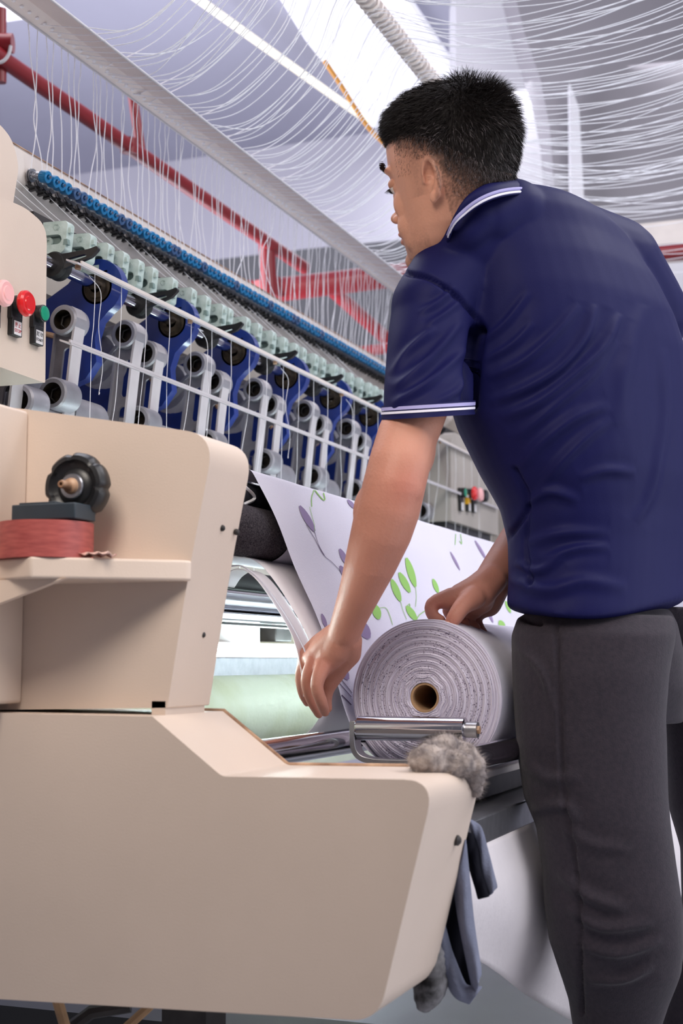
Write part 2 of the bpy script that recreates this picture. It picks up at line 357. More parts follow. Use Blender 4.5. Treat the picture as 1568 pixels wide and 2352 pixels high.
# ---- perforated bars
XN = -1.22
def bar(name, a, b, z, wz, wx, label, holes):
    t = thing(name, (XN, a, z), label, 'perforated bar'); mb = MB(); L = b-a
    hs = []
    for i in range(holes):
        u = a+.02+(L-.04)*i/(holes-1); hs.append([(u+.0035*math.cos(q), .0022*math.sin(q)-.001*((i % 2)*2-1)) for q in np.arange(0, 6.28, 1.05)])
    mb.prism([(a, -wx/2), (b, -wx/2), (b, wx/2), (a, wx/2)], hs, lambda u, v, w: (XN+v, u, z+w-.35*v), -.0015, .0015)
    mb.build('bar_plate', M['flange'], t, smooth=False)
    return t
zu = pX(165, 600, XN)[2]; zl = pX(150, 785, XN)[2]
up = bar('needle_bar', pX(165, 600, XN)[1], 4.6, zu, 0, .022, 'upper pale perforated bar running in front of the blue brackets', 90)
MB().box((XN+.010, 3.28, zu-.000), (.003, 2.64, .006)).build('bar_lip', M['beam'], up)
lo = bar('needle_bar', pX(150, 785, XN)[1], 4.6, zl, 0, .022, 'lower pale perforated bar running across the slotted link arms', 90)
MB().box((XN+.010, 3.26, zl), (.003, 2.66, .0045)).build('bar_lip', M['flange'], lo)
for i in range(8):
    yb = 1.965+.40*i
    MB().cyl((XN+.001, yb, zu-.002), (XN+.001, yb, zu-.009), .005, 8).build('bolt', M['creamedge'], up)
MB().box((-1.6, 3.3, zl-.12), (.02, 2.8, .012)).build('needle_bar', M['flange'], None); bpy.data.objects['needle_bar.002'] if 0 else None
nb3 = scene.collection.objects[-1]; tag(nb3, 'third pale bar far behind the link arms low in the machine', 'perforated bar')
# ---- drive shaft, collars, clamps
XS = -1.31; zs = pX(190, 640, XS)[2]
sh = thing('drive_shaft', (XS, 3, zs), 'polished steel drive shaft passing through the blue brackets with black collars', 'drive shaft')
MB().cyl((XS, 1.9, zs), (XS, 4.7, zs), .011, 24).build('shaft', M['chrome'], sh)
for i in range(9):
    yc = pX(120, 610, XS)[1]+.287*i
    if i not in (0,): pass
    MB().lathe((XS, yc, zs), (0, 1, 0), [(0, .010), (0, .021), (.004, .0235), (.010, .0235), (.013, .020), (.020, .0235), (.026, .0235), (.028, .010)], 28).build('shaft_collar', M['rubber'], sh)
    cl = MB(); cl.prism(fillet([(.005, -.014), (.075, .006), (.088, .018), (.085, .024), (.070, .020), (.0, .016)], [.004]*6), [fillet([(.025, -.001), (.066, .008), (.062, .012), (.025, .007)], [.002]*4)], lambda u, v, w: (XS+u, yc+w, zs+v), .002, .010)
    cl.build('clamp_arm', M['black'], sh)
# ---- blue brackets
def bracket(y0):
    t = thing('shaft_bracket', (XS, y0, zs-.1), 'blue enamelled cast bracket holding the polished drive shaft', 'bracket', 'blue brackets along the drive shaft')
    r = .052
    outer = [(XS+r*math.cos(a), zs-.004+r*math.sin(a)) for a in np.radians(np.arange(-60, 131, 10))]
    outer += [(XS-.06, zs+.008), (XS-.11, zs-.02), (XS-.20, zs-.02), (XS-.26, zs+.0), (XS-.30, zs-.10), (XS-.22, zs-.17), (XS-.08, zs-.19), (XS-.02, zs-.17), (XS+.002, zs-.14), (XS-.002, zs-.095), (XS+.008, zs-.066)]
    hole = circ(XS, zs-.004, .027)
    MB().prism(outer, [hole], XZ, y0, y0+.022).build('bracket_plate', M['blue'], t, angle=40, bevel=.002)
    MB().lathe((XS, y0-.004, zs-.004), (0, 1, 0), [(0, .011), (0, .020), (.004, .021), (.004, .031), (.008, .033), (.03, .033), (.03, .011)], 28, False).build('bearing', M['oily'], t)
    MB().tube(smoothpath([(XS-.13, y0-.001, zs-.075), (XS-.09, y0-.003, zs-.085), (XS-.055, y0-.003, zs-.10), (XS-.035, y0-.003, zs-.125)]), .005, 8).build('weld_bead', M['creamedge'], t)
    return t
yb0 = pX(222, 660, XS)[1]; b0 = bracket(yb0)
for i in range(1, 7): copy_tree(b0, None, (0, .287*i, 0))
# ---- slotted link arms with socket rings
XA = -1.30
def arm(xr, yr, big, lower, nm='link_arm', group='slotted link arms under the drive shaft', lab='grey cast link arm with a hex socket ring and long oval slots'):
    c = pX(xr, yr, XA); y0 = c[1]; z0 = c[2]
    t = thing(nm, (c[0], y0, z0-.3), lab, 'link arm', group)
    # ring
    rg = MB(); R0 = .0265
    rg.lathe(c, (0, 1, 0), [(.0, .0175), (.0, R0-.003), (.003, R0), (.045, R0), (.048, R0-.003), (.048, .0175)], 32, False); 
    rg.build('socket_ring', M['alu'], t, angle=30)
    MB().lathe(c+(0, .002, 0), (0, 1, 0), [(.0, .0170), (.0, .0178), (.02, .0178), (.02, .0125), (.021, .0)], 28, False).build('socket_recess', M['oily'], t)
    MB().tube([c+np.array([.0135*math.cos(a), .018, .0135*math.sin(a)]) for a in np.arange(0.3, 6.5, math.pi/3)][:6], .0022, 6, closed=True).build('hex_bolt', M['dark'], t)
    # web with slots: hangs down from the ring leaning a little away
    L = .30; lean = -.11
    def f(u, v, w): return (c[0]+.004+u+lean*(-v), y0+w, z0+v)
    slots = [rrect(0.002, -.040-.088*k-.040, .0165, .070, .0082, 6) for k in range(3)]
    MB().prism([(-.022, -.022), (-.022, -L), (.017, -L), (.017, -.015), (-.0, -.01)], slots, f, .018, .023).build('arm_web', M['aludark'], t, angle=40)
    pts = []
    for v in (-L, -.2, -.1, -.045): pts.append((.019, v))
    for a in np.radians(np.arange(-20, 61, 16)): pts.append((R0*.99*math.cos(a)-.004, R0*math.sin(a)-.0))
    fl = MB(); sec = []
    for (u, v) in pts: 
        q = f(u, v, 0); sec.append(q)
    inn = [f(u-.0045, v-.0, 0) for u, v in pts]
    vv = []; ff = []
    for i in range(len(sec)):
        for base, dy in ((sec, 0.004), (sec, .036), (inn, .036), (inn, 0.004)): q = base[i]; vv.append((q[0], q[1]+dy, q[2]))
    for i in range(len(sec)-1):
        for j in range(4): ff.append((i*4+j, i*4+(j+1) % 4, (i+1)*4+(j+1) % 4, (i+1)*4+j))
    ff += [(0, 1, 2, 3), tuple((len(sec)-1)*4+j for j in (3, 2, 1, 0))]
    fl.add(vv, ff); fl.build('front_flange', M['flange'], t, angle=40)
    MB().prism([(-.026, -.02), (-.026, -L), (-.022, -L), (-.022, -.02)], [], f, .012, .030).build('rear_flange', M['alu'], t)
    if lower:
        c2 = np.array(f(-.010, -L*.42-.02, 0))
    if big:
        # oblique arm to the hub wheel behind
        hub = c+np.array([-.095, .05, -.03]); 
        for s_ in (0, 1):
            a = c+np.array([-.015, .02, .018-.036*s_]); b = hub+np.array([0, 0, .045-.085*s_]); d = b-a; Lq = np.linalg.norm(d)
            E_ = d/Lq; N_ = np.array([0, 1., 0]); K_ = np.cross(E_, N_)
            MB().box((a+b)/2, (Lq, .026, .008), np.array([E_, N_, K_]).T).build('oblique_arm', M['alu'], t, bevel=.001)
        MB().lathe(hub, (0, 1, 0), [(0, .02), (0, .036), (.004, .050), (.03, .053), (.034, .049), (.05, .049), (.05, .02)], 32).build('hub_wheel', M['alu'], t, angle=30)
        MB().lathe(hub-(0, .001, 0), (0, 1, 0), [(0, .006), (0, .026), (.006, .030), (.02, .03)], 24).build('hub_bearing', M['oily'], t)
    return t, c
aA, cA = arm(143, 734, False, True); aB, cB = arm(283, 766, True, True)
aA0, cA0 = arm(20, 690, False, True)
for k in range(1, 7):
    copy_tree(aA, None, (0, .287*k, 0)); copy_tree(aB, None, (0, .287*k, 0))
# lower ring sockets
cL = pX(119, 903, XA)
lt = thing('lower_socket', (cL[0], cL[1], cL[2]-.03), 'grey cast socket ring low between the link arms', 'socket', 'lower socket rings')
MB().lathe(cL, (0, 1, 0), [(.0, .0185), (.0, .025), (.003, .028), (.05, .028), (.055, .022), (.055, .0185)], 32, False).build('socket_ring', M['alu'], lt, angle=30)
MB().lathe(cL+(0, .002, 0), (0, 1, 0), [(.0, .0180), (.0, .0188), (.02, .0188), (.02, .0125), (.021, .0)], 28, False).build('socket_recess', M['oily'], lt)
MB().tube([cL+np.array([.014*math.cos(a), .018, .014*math.sin(a)]) for a in np.arange(0.3, 6.5, math.pi/3)][:6], .0022, 6, closed=True).build('hex_bolt', M['dark'], lt)
MB().cyl(cL+(-.03, .07, -.02), cL+(-.03, .18, -.02), .035, 24).build('socket_drum', M['alu'], lt)
MB().box(cL+np.array([-.06, .03, -.03]), (.08, .05, .012)).build('link_foot', M['steel'], lt)
for k in range(1, 9): copy_tree(lt, None, (0, .287*k, 0))
cL2 = pX(42, 920, XA); d_ = cL2-cL; x_ = copy_tree(lt, None, tuple(d_)); x_['label'] = 'grey cast socket ring at the left edge just above the cream housing'; del x_['group']
# ---- machine back: cream wall, braces and blue castings seen between the arms
bk = thing('rear_casing', (-1.75, 3.3, .95), 'cream rear wall of the quilting machine with blue castings behind the link arms', 'machine panel')
MB().box((-1.80, 3.3, 1.28), (.04, 3.6, .66)).build('rear_panel', M['panelgrey'], bk)
for k in range(8):
    yk = 1.95+.287*k
    MB().prism(fillet([(-1.77, 1.34), (-1.64, 1.33), (-1.60, 1.25), (-1.62, 1.16), (-1.77, 1.12)], [.01, .03, .04, .03, .01]), [circ(-1.68, 1.24, .025)], XZ, yk+.1, yk+.13).build('blue_casting', M['blue'], bk)
    MB().cyl((-1.5, yk+.17, 1.17), (-1.5, yk+.25, 1.17), .045, 24).build('rear_drum', M['alu'], bk)
    MB().box((-1.55, yk+.03, 1.28), (.22, .012, .02)).build('brace', M['black'], bk)
MB().cyl((-1.42, 1.8, 1.10), (-1.42, 4.8, 1.10), .03, 24).build('cross_tube', M['steel'], bk)
for k in range(7):
    MB().ell((XA-.03, 2.17+.287*k, 1.17), (.02, .035, .06)).build('counterweight', M['blue'], bk)
# ---- control boxes
def mushroom(par, p, cap, r, plate=None, flat=False, k=1.):
    base = MB(); base.box(p+np.array([.004*k, 0, -.006*k]), (.008*k, .030*k, .036*k)); base.box(p+np.array([.004*k, 0, -.034*k]), (.010*k, .026*k, .030*k)); base.cyl(p, p+np.array([.018*k, 0, 0]), .0135*k, 24)
    b = base.build('button_holder', M['black'], par, bevel=.0015*k)
    if flat: MB().lathe(p, (1, 0, 0), [(.018*k, .0115*k), (.0195*k, .011*k), (.020*k, .009*k), (.020*k, .0)], 28).build('button_cap', cap, b)
    else: MB().lathe(p, (1, 0, 0), [(.016*k, .011*k), (.018*k, r*.9), (.021*k, r), (.026*k, r*.97), (.029*k, r*.82), (.0285*k, r*.55), (.030*k, r*.5), (.030*k, 0)], 36).build('button_cap', cap, b, angle=25)
    MB().box(p+np.array([.0092*k, 0, -.037*k]), (.001, .0185*k, .021*k)).build('label_plate', M['label'], b)
    return b
def text_on(par, p, s, size, m, rx=True, ex=.0002):
    cu = bpy.data.curves.new('writing', 'FONT'); cu.body = s; cu.size = size; cu.extrude = ex; cu.align_x = 'CENTER'; cu.align_y = 'CENTER'
    o = bpy.data.objects.new('tmp', cu); scene.collection.objects.link(o); dg = bpy.context.evaluated_depsgraph_get(); me = bpy.data.meshes.new_from_object(o.evaluated_get(dg))
    bpy.data.objects.remove(o); me.materials.clear(); me.materials.append(m)
    org = ORG[par.name]; p = np.array(p)-org
    me.transform(Matrix(((0, 0, 1, p[0]), (1, 0, 0, p[1]), (0, 1, 0, p[2]), (0, 0, 0, 1))))
    q = bpy.data.objects.new('writing', me); scene.collection.objects.link(q); q.parent = par; return q
XC = -1.22
cb = thing('control_box', (XC-.1, 1.7, 1.22), 'near cream control box with pink, red and green push buttons at the left edge', 'control box')
yE = pX(108, 700, XC)[1]
q = [pX(*a, XC) for a in ((108, 520), (104, 880), (0, 843), (-120, 790), (-120, 425), (0, 452), (60, 478))]
outer = fillet([(v[1], v[2]) for v in q], [.03, .004, 0, 0, 0, .0, .02])
MB().prism(outer, [], lambda u, v, w: (w, u, v), XC-.30, XC).build('box_shell', M['cream'], cb, bevel=.004, seg=3)
bG = mushroom(cb, pX(80, 722, XC), M['gcap'], .0115, flat=True); bR = mushroom(cb, pX(30, 700, XC), M['red'], .020); bP = mushroom(cb, pX(-20, 677, XC), M['pink'], .020)
for b_, nm in ((bR, 'red'), (bG, 'green')):
    pass
pg = pX(80, 722, XC); pr = pX(30, 700, XC)
text_on(bR, pr+np.array([.0099, 0, -.0415]), 'STOP', .0072, M['inkred']); text_on(bG, pg+np.array([.0099, 0, -.0415]), 'START', .0062, M['ink'])
def strokes(par, p, segs, s, m):
    mb = MB()
    for (a, b, c, d) in segs: mb.tube([p+np.array([0, a*s, b*s]), p+np.array([0, c*s, d*s])], .00035, 4)
    mb.build('writing', m, par)
# two characters above each English word
ting = [(-.5, 1, -.8, .3), (-.65, .6, -.65, -1), (.2, 1, .2, .8), (-.3, .75, .8, .75), (-.1, .5, .6, .5), (-.1, .5, -.1, .25), (.6, .5, .6, .25), (-.1, .25, .6, .25), (-.35, 0, .85, 0), (-.1, -.3, .6, -.3), (.25, -.3, .25, -1), (.25, -1, .05, -.9)]
zhi = [(0, 1, 0, -.9), (0, .2, .7, .2), (-.6, .3, -.6, -.9), (-.9, -.9, .9, -.9)]
qi = [(-.9, .7, -.1, .7), (-.5, 1, -.5, .2), (-.9, .3, 0, .3), (-.5, .2, -.5, -.5), (-.85, -.1, -.9, -.9), (-.9, -.6, .95, -.95), (.1, .8, .8, .8), (.8, .8, .8, .3), (.1, .3, .8, .3), (.1, .3, .1, -.4), (.1, -.4, .9, -.4)]
dong = [(-.8, .7, -.1, .7), (-.95, .2, 0, .2), (-.5, .2, -.8, -.6), (-.8, -.6, -.05, -.5), (.1, .5, .9, .5), (.9, .5, .8, -.8), (.8, -.8, .55, -.7), (.45, 1, .4, .1), (.4, .1, 0, -.9)]
for b_, p_, m_, ch in ((bR, pr, M['inkred'], (ting, zhi)), (bG, pg, M['ink'], (qi, dong))):
    for i, c_ in enumerate(ch): strokes(b_, p_+np.array([.0099, (-.0045, .0045)[i], -.0322]), c_, .0036, m_)
# taller rear box and belt guard at the far left
tb = thing('head_casing', (-1.5, 1.8, 1.4), 'tall rounded cream casing behind the near control box at the left edge', 'machine casing')
q = [pX(*a, -1.33) for a in ((44, 380), (25, 500), (20, 700), (-200, 700), (-200, 180), (-30, 265), (0, 285), (28, 320))]
MB().prism(fillet([(v[1], v[2]) for v in q], [.02, 0, 0, 0, 0, .02, .02, .03]), [], lambda u, v, w: (w, u, v), -1.75, -1.33).build('head_shell', M['cream'], tb, bevel=.015, seg=4)
bg = thing('belt_guard', (-1.28, 1.8, 1.1), 'shiny steel plate with dark opening below the near control box', 'machine plate')
q = [pX(*a, -1.36) for a in ((100, 880), (108, 960), (-60, 960), (-60, 800))]
MB().prism([(v[1], v[2]) for v in q], [], lambda u, v, w: (w, u, v), -1.40, -1.36).build('guard_plate', M['steel'], bg)
c_ = pX(5, 868, -1.35); MB().ell(c_, (.03, .045, .022)).build('guard_opening', M['black'], bg)
# far control box
XF = -1.22
def PF(x, y): return pX(x, y, XF)
a = PF(1036, 1196); yf = a[1]
fb = thing('control_box', (XF-.1, yf, .9), 'far pale control box with black, green, red and pink buttons behind the man\'s waist', 'control box')
q = [PF(1036, 1196), PF(1155, 1245), PF(1155, 1080), PF(1050, 985), PF(1026, 995)]
ztop = a[2]+.275; L_ = .55
oz = [(yf, a[2]), (yf+L_, a[2]), (yf+L_, a[2]+.24), (yf+.12, ztop), (yf+.0, ztop)]
MB().prism(fillet(oz, [0, 0, 0, .06, .08]), [], lambda u, v, w: (w, u, v), XF-.42, XF).build('box_shell', M['panelgrey'], fb, bevel=.006)
MB().box((XF-.2, yf+.27, a[2]-.03), (.36, .5, .06)).build('box_foot', M['black'], fb)
def zf(x, y): return PF(x, y)
for x, y_, mt_, fl_ in ((1054, 1132, M['gcap'], True), (1071, 1134, M['red'], False), (1084, 1137, M['pink'], False)):
    mushroom(fb, zf(x, y_), mt_, .022, flat=fl_, k=1.15)
MB().lathe(zf(1096, 1140), (1, 0, 0), [(0, .02), (.03, .02), (.034, .015)], 20).build('button_holder', M['black'], fb)
MB().box(zf(1070, 1148)+np.array([.006, 0, 0]), (.01, .03, .03)).build('yellow_plate', M['yellow'], fb)
MB().ell(pX(992, 1035, XF-.35), (.05, .06, .05)).build('blue_cover', M['blue'], fb)
fc = MB().box((XF-.2, yf+1.2, .9), (.5, .8, 1.8)).build('end_cabinet', M['panelgrey'], None); tag(fc, 'tall pale end cabinet behind the far control box', 'cabinet')
# ================================================================ overhead rail, rod and threads
rl = thing('thread_rail', (-1.35, 3.3, 1.95), 'long pale angled rail with a row of small holes running overhead above the machine', 'overhead rail')
Ya, Yb = 1.85, 5.0
P1, P2, P3 = (-1.40, 1.979), (-1.368, 1.992), (-1.295, 1.962)
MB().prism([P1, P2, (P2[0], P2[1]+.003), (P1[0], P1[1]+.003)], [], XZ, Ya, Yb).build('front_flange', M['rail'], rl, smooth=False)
MB().prism([P2, P3, (P3[0], P3[1]+.003), (P2[0], P2[1]+.003)], [], XZ, Ya, Yb).build('rear_flange', M['railshade'], rl, smooth=False)
MB().cyl((P1[0], Ya, P1[1]), (P1[0], Yb, P1[1]), .0025, 8).build('rolled_edge', M['duct'], rl)
MB().cyl((P3[0], Ya, P3[1]), (P3[0], Yb, P3[1]), .0025, 8).build('rolled_edge', M['duct'], rl)
bd = MB()
bead0 = None
for i in range(98):
    yy = 1.98+.0245*i
    if bead0 is None: bead0 = MB().ell((-1.384, yy, 1.9845), (.0042, .004, .003), n=8, k=5).build('eyelet', M['thread'], rl)
    else:
        c_ = bead0.copy(); scene.collection.objects.link(c_); c_.location = (0, yy-1.98, 0); ORG[c_.name] = ORG[bead0.name]
XR, ZR = -1.0, 2.255
rd = thing('overhead_rod', (XR, 3.8, ZR-.02), 'thick overhead rod wrapped in a spiral, passing behind the man\'s head', 'overhead rod')
MB().cyl((XR, 2.4, ZR), (XR, 6.5, ZR), .017, 20).build('rod_core', M['rod'], rd)
pts = [(XR+.019*math.cos(a), 2.4+.0245*a/(2*math.pi), ZR+.019*math.sin(a)) for a in np.arange(0, 2*math.pi*165, .7)]
MB().tube(pts, .0045, 6).build('spiral_wrap', M['beam'], rd)
def wig(pts, amp, n, seed):
    r = np.random.default_rng(seed); P = smoothpath(pts, n); k = len(P); ph = r.uniform(0, 6.28, 6); s = np.linspace(0, 1, k)
    win = np.minimum(1, np.minimum(s, 1-s)*8)
    for j in range(3):
        P[:, 1] += win*amp*np.sin(s*(9+8*j+r.uniform(0, 5))+ph[j])/(j+1); P[:, 0] += win*amp*.8*np.sin(s*(8+9*j+r.uniform(0, 5))+ph[j+3])/(j+1)
    return P
TR = .00105
for i, yk in enumerate(knobs_y):
    r = np.random.default_rng(100+i); yr = yk-.078+r.normal(0, .006)
    if i in (0,): yr += .0
    dx = r.normal(0, .004)
    off = r.normal(0, .004) if i % 9 else r.normal(0, .035)
    mid = [(-1.412+dx*.3, yr+.02+off*.3, 1.92), (-1.425+dx, yr+.045+off, 1.84)]
    hang = wig([(-1.400, yr, 1.977)]+mid+[(XB+.012, yk-.006, 1.762), (XB+.010, yk-.004, 1.722)], .0016, 10, i)
    # overhead: rail -> rod -> creel above the aisle
    yo = yr+.03; sag = .05+.02*r.random()+(.05*r.random() if i % 5 == 0 else 0)
    x2 = .35; z2 = 2.62+r.normal(0, .05); y2 = yo-.1+r.normal(0, .12); j = r.normal(0, .05) if i % 4 == 0 else r.normal(0, .012)
    a = [(-1.402, yr, 1.979), (-1.384, yo, 1.982), (-1.30, yo, 1.964), (-1.20, yo+j*.6, 2.01-sag*.5+.0), (-1.08, yo+j, 2.12-sag*.6), (XR, yo+j, ZR-.021)]
    sg = .19+.05*r.random()+(.07*r.random() if i % 6 == 0 else 0); b = []
    for s_ in (.12, .25, .4, .55, .7, .85, 1.):
        b.append((XR+(x2-XR)*s_, yo+j+(y2-yo-j)*s_, ZR-.021+(z2-ZR)*s_-sg*4*s_*(1-s_)))
    over = wig(a+b, .0022, 8, 1000+i)
    t = MB(); t.tube(hang, TR, 5); t.tube(over, TR, 5)
    tag(t.build('thread', M['thread']), 'white thread hanging from the overhead rail down to the row of blue knobs', 'thread', 'white threads strung over the rail to the blue knobs')
for i in range(26):                                        # further threads of the same creel, passing above the rail
    r = np.random.default_rng(5000+i); yo = 2.3+.11*i+r.normal(0, .02); z2 = 2.75+r.normal(0, .06); x2 = .45; y2 = yo+r.normal(0, .16); sg = .20+.10*r.random(); pts = []
    for s_ in np.linspace(0, 1, 9): pts.append((XR+(x2-XR)*s_, yo+(y2-yo)*s_, ZR+.024+(z2-ZR)*s_-sg*4*s_*(1-s_)))
    L = [(-1.38, yo, 1.985), (-1.25, yo, 2.03), (-1.1, yo, 2.15)]
    tag(MB().tube(wig(L+pts, .003, 8, 6000+i), TR, 5).build('thread', M['thread']), 'white thread sagging across under the ceiling from the overhead rod', 'thread', 'white threads sagging across under the ceiling')
# threads from the tension units through the guides and the two perforated bars
for i in range(30):
    r = np.random.default_rng(9000+i); yk = 2.02+.088*i; yg = min(gys, key=lambda v: abs(v-yk))+.012
    tag(MB().tube(wig([(XB+.012, yg-.10, 1.705), (XB+.06, yg-.06, 1.65), (XG-.03, yg, 1.575), (XG-.035, yg+.01, 1.52)], .0006, 6, i), .0005, 5).build('thread', M['thread']), 'thin thread slanting from a blue knob to a pale green guide', 'thread', 'threads from the knobs to the green guides')
    P = [(XN, yk, zu+.0), (XN+.001, yk-.002, (zu+zl)/2), (XN, yk-.006, zl)]
    P += [(XN-.01, yk-.02+r.normal(0, .02), zl-.14), (XN-.03, yk-.03+r.normal(0, .06), zl-.34)] if i % 3 else [(XN, yk-.008, zl-.15), (XN, yk-.01, zl-.34)]
    tag(MB().tube(wig(P, .0006, 8, 50+i), .0006, 5).build('thread', M['thread']), 'thin thread running down through both perforated bars', 'thread', 'threads down through the perforated bars')
for i in range(5):
    r = np.random.default_rng(700+i); yk = 2.02+.40*i; z0 = zu
    tag(MB().tube(smoothpath([(XN-.005, yk-.01, z0-.008), (XN, yk+.02, z0-.03), (XN, yk+.015+r.normal(0, .01), z0-.09), (XN, yk+.03, z0-.15), (XN, yk+.02, z0-.20), (XN, yk+.022, z0-.20)]), .0006, 5).build('loose_thread', M['thread']), 'loose thread end dangling from the upper perforated bar', 'thread', 'loose thread ends on the upper perforated bar')

# ================================================================ near housings
YL, YU = 1.434, 1.47
def PXZ(x, y, Y): p = pY(x, y, Y); return (p[0], p[2])
lh = thing('lower_housing', tuple(pY(500, 2300, YL)+np.array([0, .09, 0])), 'big cream painted lower machine housing with a slanted front corner, nearest the camera', 'machine housing')
poly = [PXZ(x, y, YL) for x, y in ((-160, 1634), (350, 1645), (510, 1783), (1000, 1791), (868, 2347), (-160, 2286))]
MB().prism(fillet(poly, [0, 0, .006, .035, .03, 0], 8), [], XZ, YL, YL+.185).build('housing_shell', M['cream'], lh, bevel=.005, seg=4, angle=30)
pe = [PXZ(x, y, YL) for x, y in ((300, 1644), (350, 1645), (505, 1779), (512, 1783), (975, 1790))]
MB().tube([(a, YL+.184, b+.0005) for a, b in pe], .0028, 8).build('worn_rim', M['creamedge'], lh)
sl = pY(395, 1668, YL+.06)
MB().box(pY(398, 1662, YL+.12), (.05, .05, .004)).build('slot', M['black'], lh)
for x, y in ((1058, 1928),):
    p = pY(x, y, YL+.15); MB().lathe(np.array([p[0]-.006, YL+.14, p[2]]), (1, 0, 0), [(0, .006), (.006, .006), (.009, .003), (.009, 0)], 12).build('screw', M['dark'], lh)
uh = thing('upper_housing', tuple(pY(250, 1630, YU)+np.array([0, .055, 0])), 'cream painted upper machine housing with a rounded corner, carrying the black handwheel', 'machine housing')
poly = [PXZ(x, y, YU) for x, y in ((-160, 917), (60, 940), (494, 998), (432, 1320), (384, 1626), (-160, 1632))]
MB().prism(fillet(poly, [0, 0, .04, .08, .002, 0], 8), [], XZ, YU, YU+.108).build('housing_shell', M['cream'], uh, bevel=.006, seg=4, angle=30)
x65 = pY(65, 1000, YU)[0]
MB().box((x65-.25, YU-.10, .968), (.5, .2, .355)).build('side_return', M['cream'], uh, bevel=.004)
MB().box(pY(410, 1652, YU+.05), (.018, .1, .045)).build('foot', M['cream'], uh)
for (x, y) in ((510, 1213), (543, 1222), (465, 1458)):
    # on the right flank of the housing
    t_ = (x-430)/120; 
    Yq = YU+.06 if x != 543 else YU+.095
    best = None
    for X_ in np.linspace(-.85, -.6, 251):
        p = pX(x, y, X_)
        if abs(p[1]-Yq) < .004: best = p; break
    if best is None: best = pY(x, y, Yq)
    MB().ell(best, (.004, .004, .004), n=10, k=6).build('screw', M['dark'], uh)
# shelf with gusset
zs1 = pY(425, 1286, YU-.010)[2]; zsb = pY(425, 1334, YU-.010)[2]
qa = pY(425, 1300, YU-.010); qb = pZ(70, 1278, zs1); qc = pZ(-80, 1292, zs1)
sv = [(qa[0], qa[1]), (qb[0], qb[1]), (qc[0], qc[1]), (qc[0], YU+.02), (qa[0]+.004, YU+.001)]
MB().prism(sv, [], lambda u, v, w: (u, v, w), zsb, zs1).build('shelf', M['cream'], uh, bevel=.003)
g = [pY(255, 1345, YU-.06), pY(-60, 1345, YU-.06), pY(-60, 1450, YU-.0), pY(0, 1432, YU)]
MB().prism([(pY(250, 1340, YU)[0], zsb), (pY(-40, 1340, YU)[0], zsb), (pY(-40, 1440, YU)[0], pY(-40, 1450, YU)[2])], [], XZ, YU-.10, YU-.09).build('gusset', M['cream'], uh)
# handwheel
hc = pY(180, 1120, YU-.045)
hw_ = MB(); prof = []; n = 96; R1 = .0405
e = np.array([1., 0, 0]); g_ = ZZ; axw = np.array([0, -1., 0]); v = []
rows = [(-.012, .74), (-.010, .93), (.0, 1.), (.008, .99), (.013, .9), (.014, .78), (.009, .70), (.007, .56), (.010, .50), (.012, .30)]
for tt, k_ in rows:
    for j in range(n):
        q = 2*math.pi*j/n; sc = 1-.085*max(0, math.cos(7*q+.6))**5 if k_ > .85 else 1-.03*max(0, math.cos(7*q+.6))**5*(k_ > .7)
        v.append(hc+axw*tt+R1*k_*sc*(e*math.cos(q)+g_*math.sin(q)))
f = [(i*n+j, i*n+(j+1) % n, (i+1)*n+(j+1) % n, (i+1)*n+j) for i in range(len(rows)-1) for j in range(n)]+[tuple(range(n)), tuple(range((len(rows)-1)*n, len(rows)*n))]
hwo = hw_.add(v, f).build('handwheel', M['black'], uh, angle=40)
MB().lathe(hc, axw, [(.010, .0), (.010, .0150), (.0145, .0150), (.016, .0138), (.016, .0)], 32).build('hub_washer', M['steel'], hwo)
MB().lathe(hc, axw, [(.015, .010), (.020, .0085), (.022, .0055), (.036, .0048), (.038, .004), (.038, .0022), (.034, .002), (.034, 0)], 24).build('spindle', M['creamedge'], hwo)
MB().cyl(hc, hc+np.array([0, .05, 0]), .008, 16).build('shaft', M['dark'], hwo)
# things on the shelf
yt = YU-.066; tp = pY(105, 1283, yt); tz = zs1
tw = thing('tape_roll', (tp[0], yt, tz), 'wide roll of red packing tape standing on the shelf under the handwheel', 'tape roll')
RTP = (pY(205, 1240, yt)[0]-pY(10, 1240, yt)[0])/2*.95; htp = pY(105, 1203, yt)[2]-tz
MB().lathe((tp[0], yt+.0, tz), ZZ, [(.0, RTP-.020), (.0, RTP), (htp, RTP), (htp, RTP-.020)], 64, False).build('tape_winding', M['tape'], tw, angle=30)
MB().lathe((tp[0], yt+.0, tz), ZZ, [(.001, RTP-.024), (.001, RTP-.0195), (htp+.001, RTP-.0195), (htp+.001, RTP-.024)], 64, False).build('cardboard_core', M['card'], tw, angle=30)
sb = thing('dark_box', tuple(np.array([tp[0], yt, tz+htp])), 'small dark slate plastic box lying on top of the red tape roll', 'box')
bx0 = pY(32, 1190, yt-.02)[0]; bx1 = pY(178, 1190, yt-.02)[0]; hb = pY(100, 1158, yt-.02)[2]-(tz+htp)
MB().box(((bx0+bx1)/2, yt-.003, tz+htp+.001+hb/2), (bx1-bx0, .045, hb-.002)).build('box_body', M['slate'], sb, bevel=.0015)
MB().box(((bx0+bx1)/2-.01, yt-.003, tz+htp+hb), (bx1-bx0-.035, .038, .005)).build('box_lid', M['slate'], sb, bevel=.001)
pc = pY(40, 1276, YU-.095)
p_ = MB(); G = []
for i in range(9):
    for j in range(5): G.append((pc[0]-.04+.009*i, YU-.100+.006*j, zs1+.0012+.0050*max(0, math.sin(i*.5+j*.3))))
p_.add(G, [(i*5+j, i*5+j+1, (i+1)*5+j+1, (i+1)*5+j) for i in range(8) for j in range(4)])
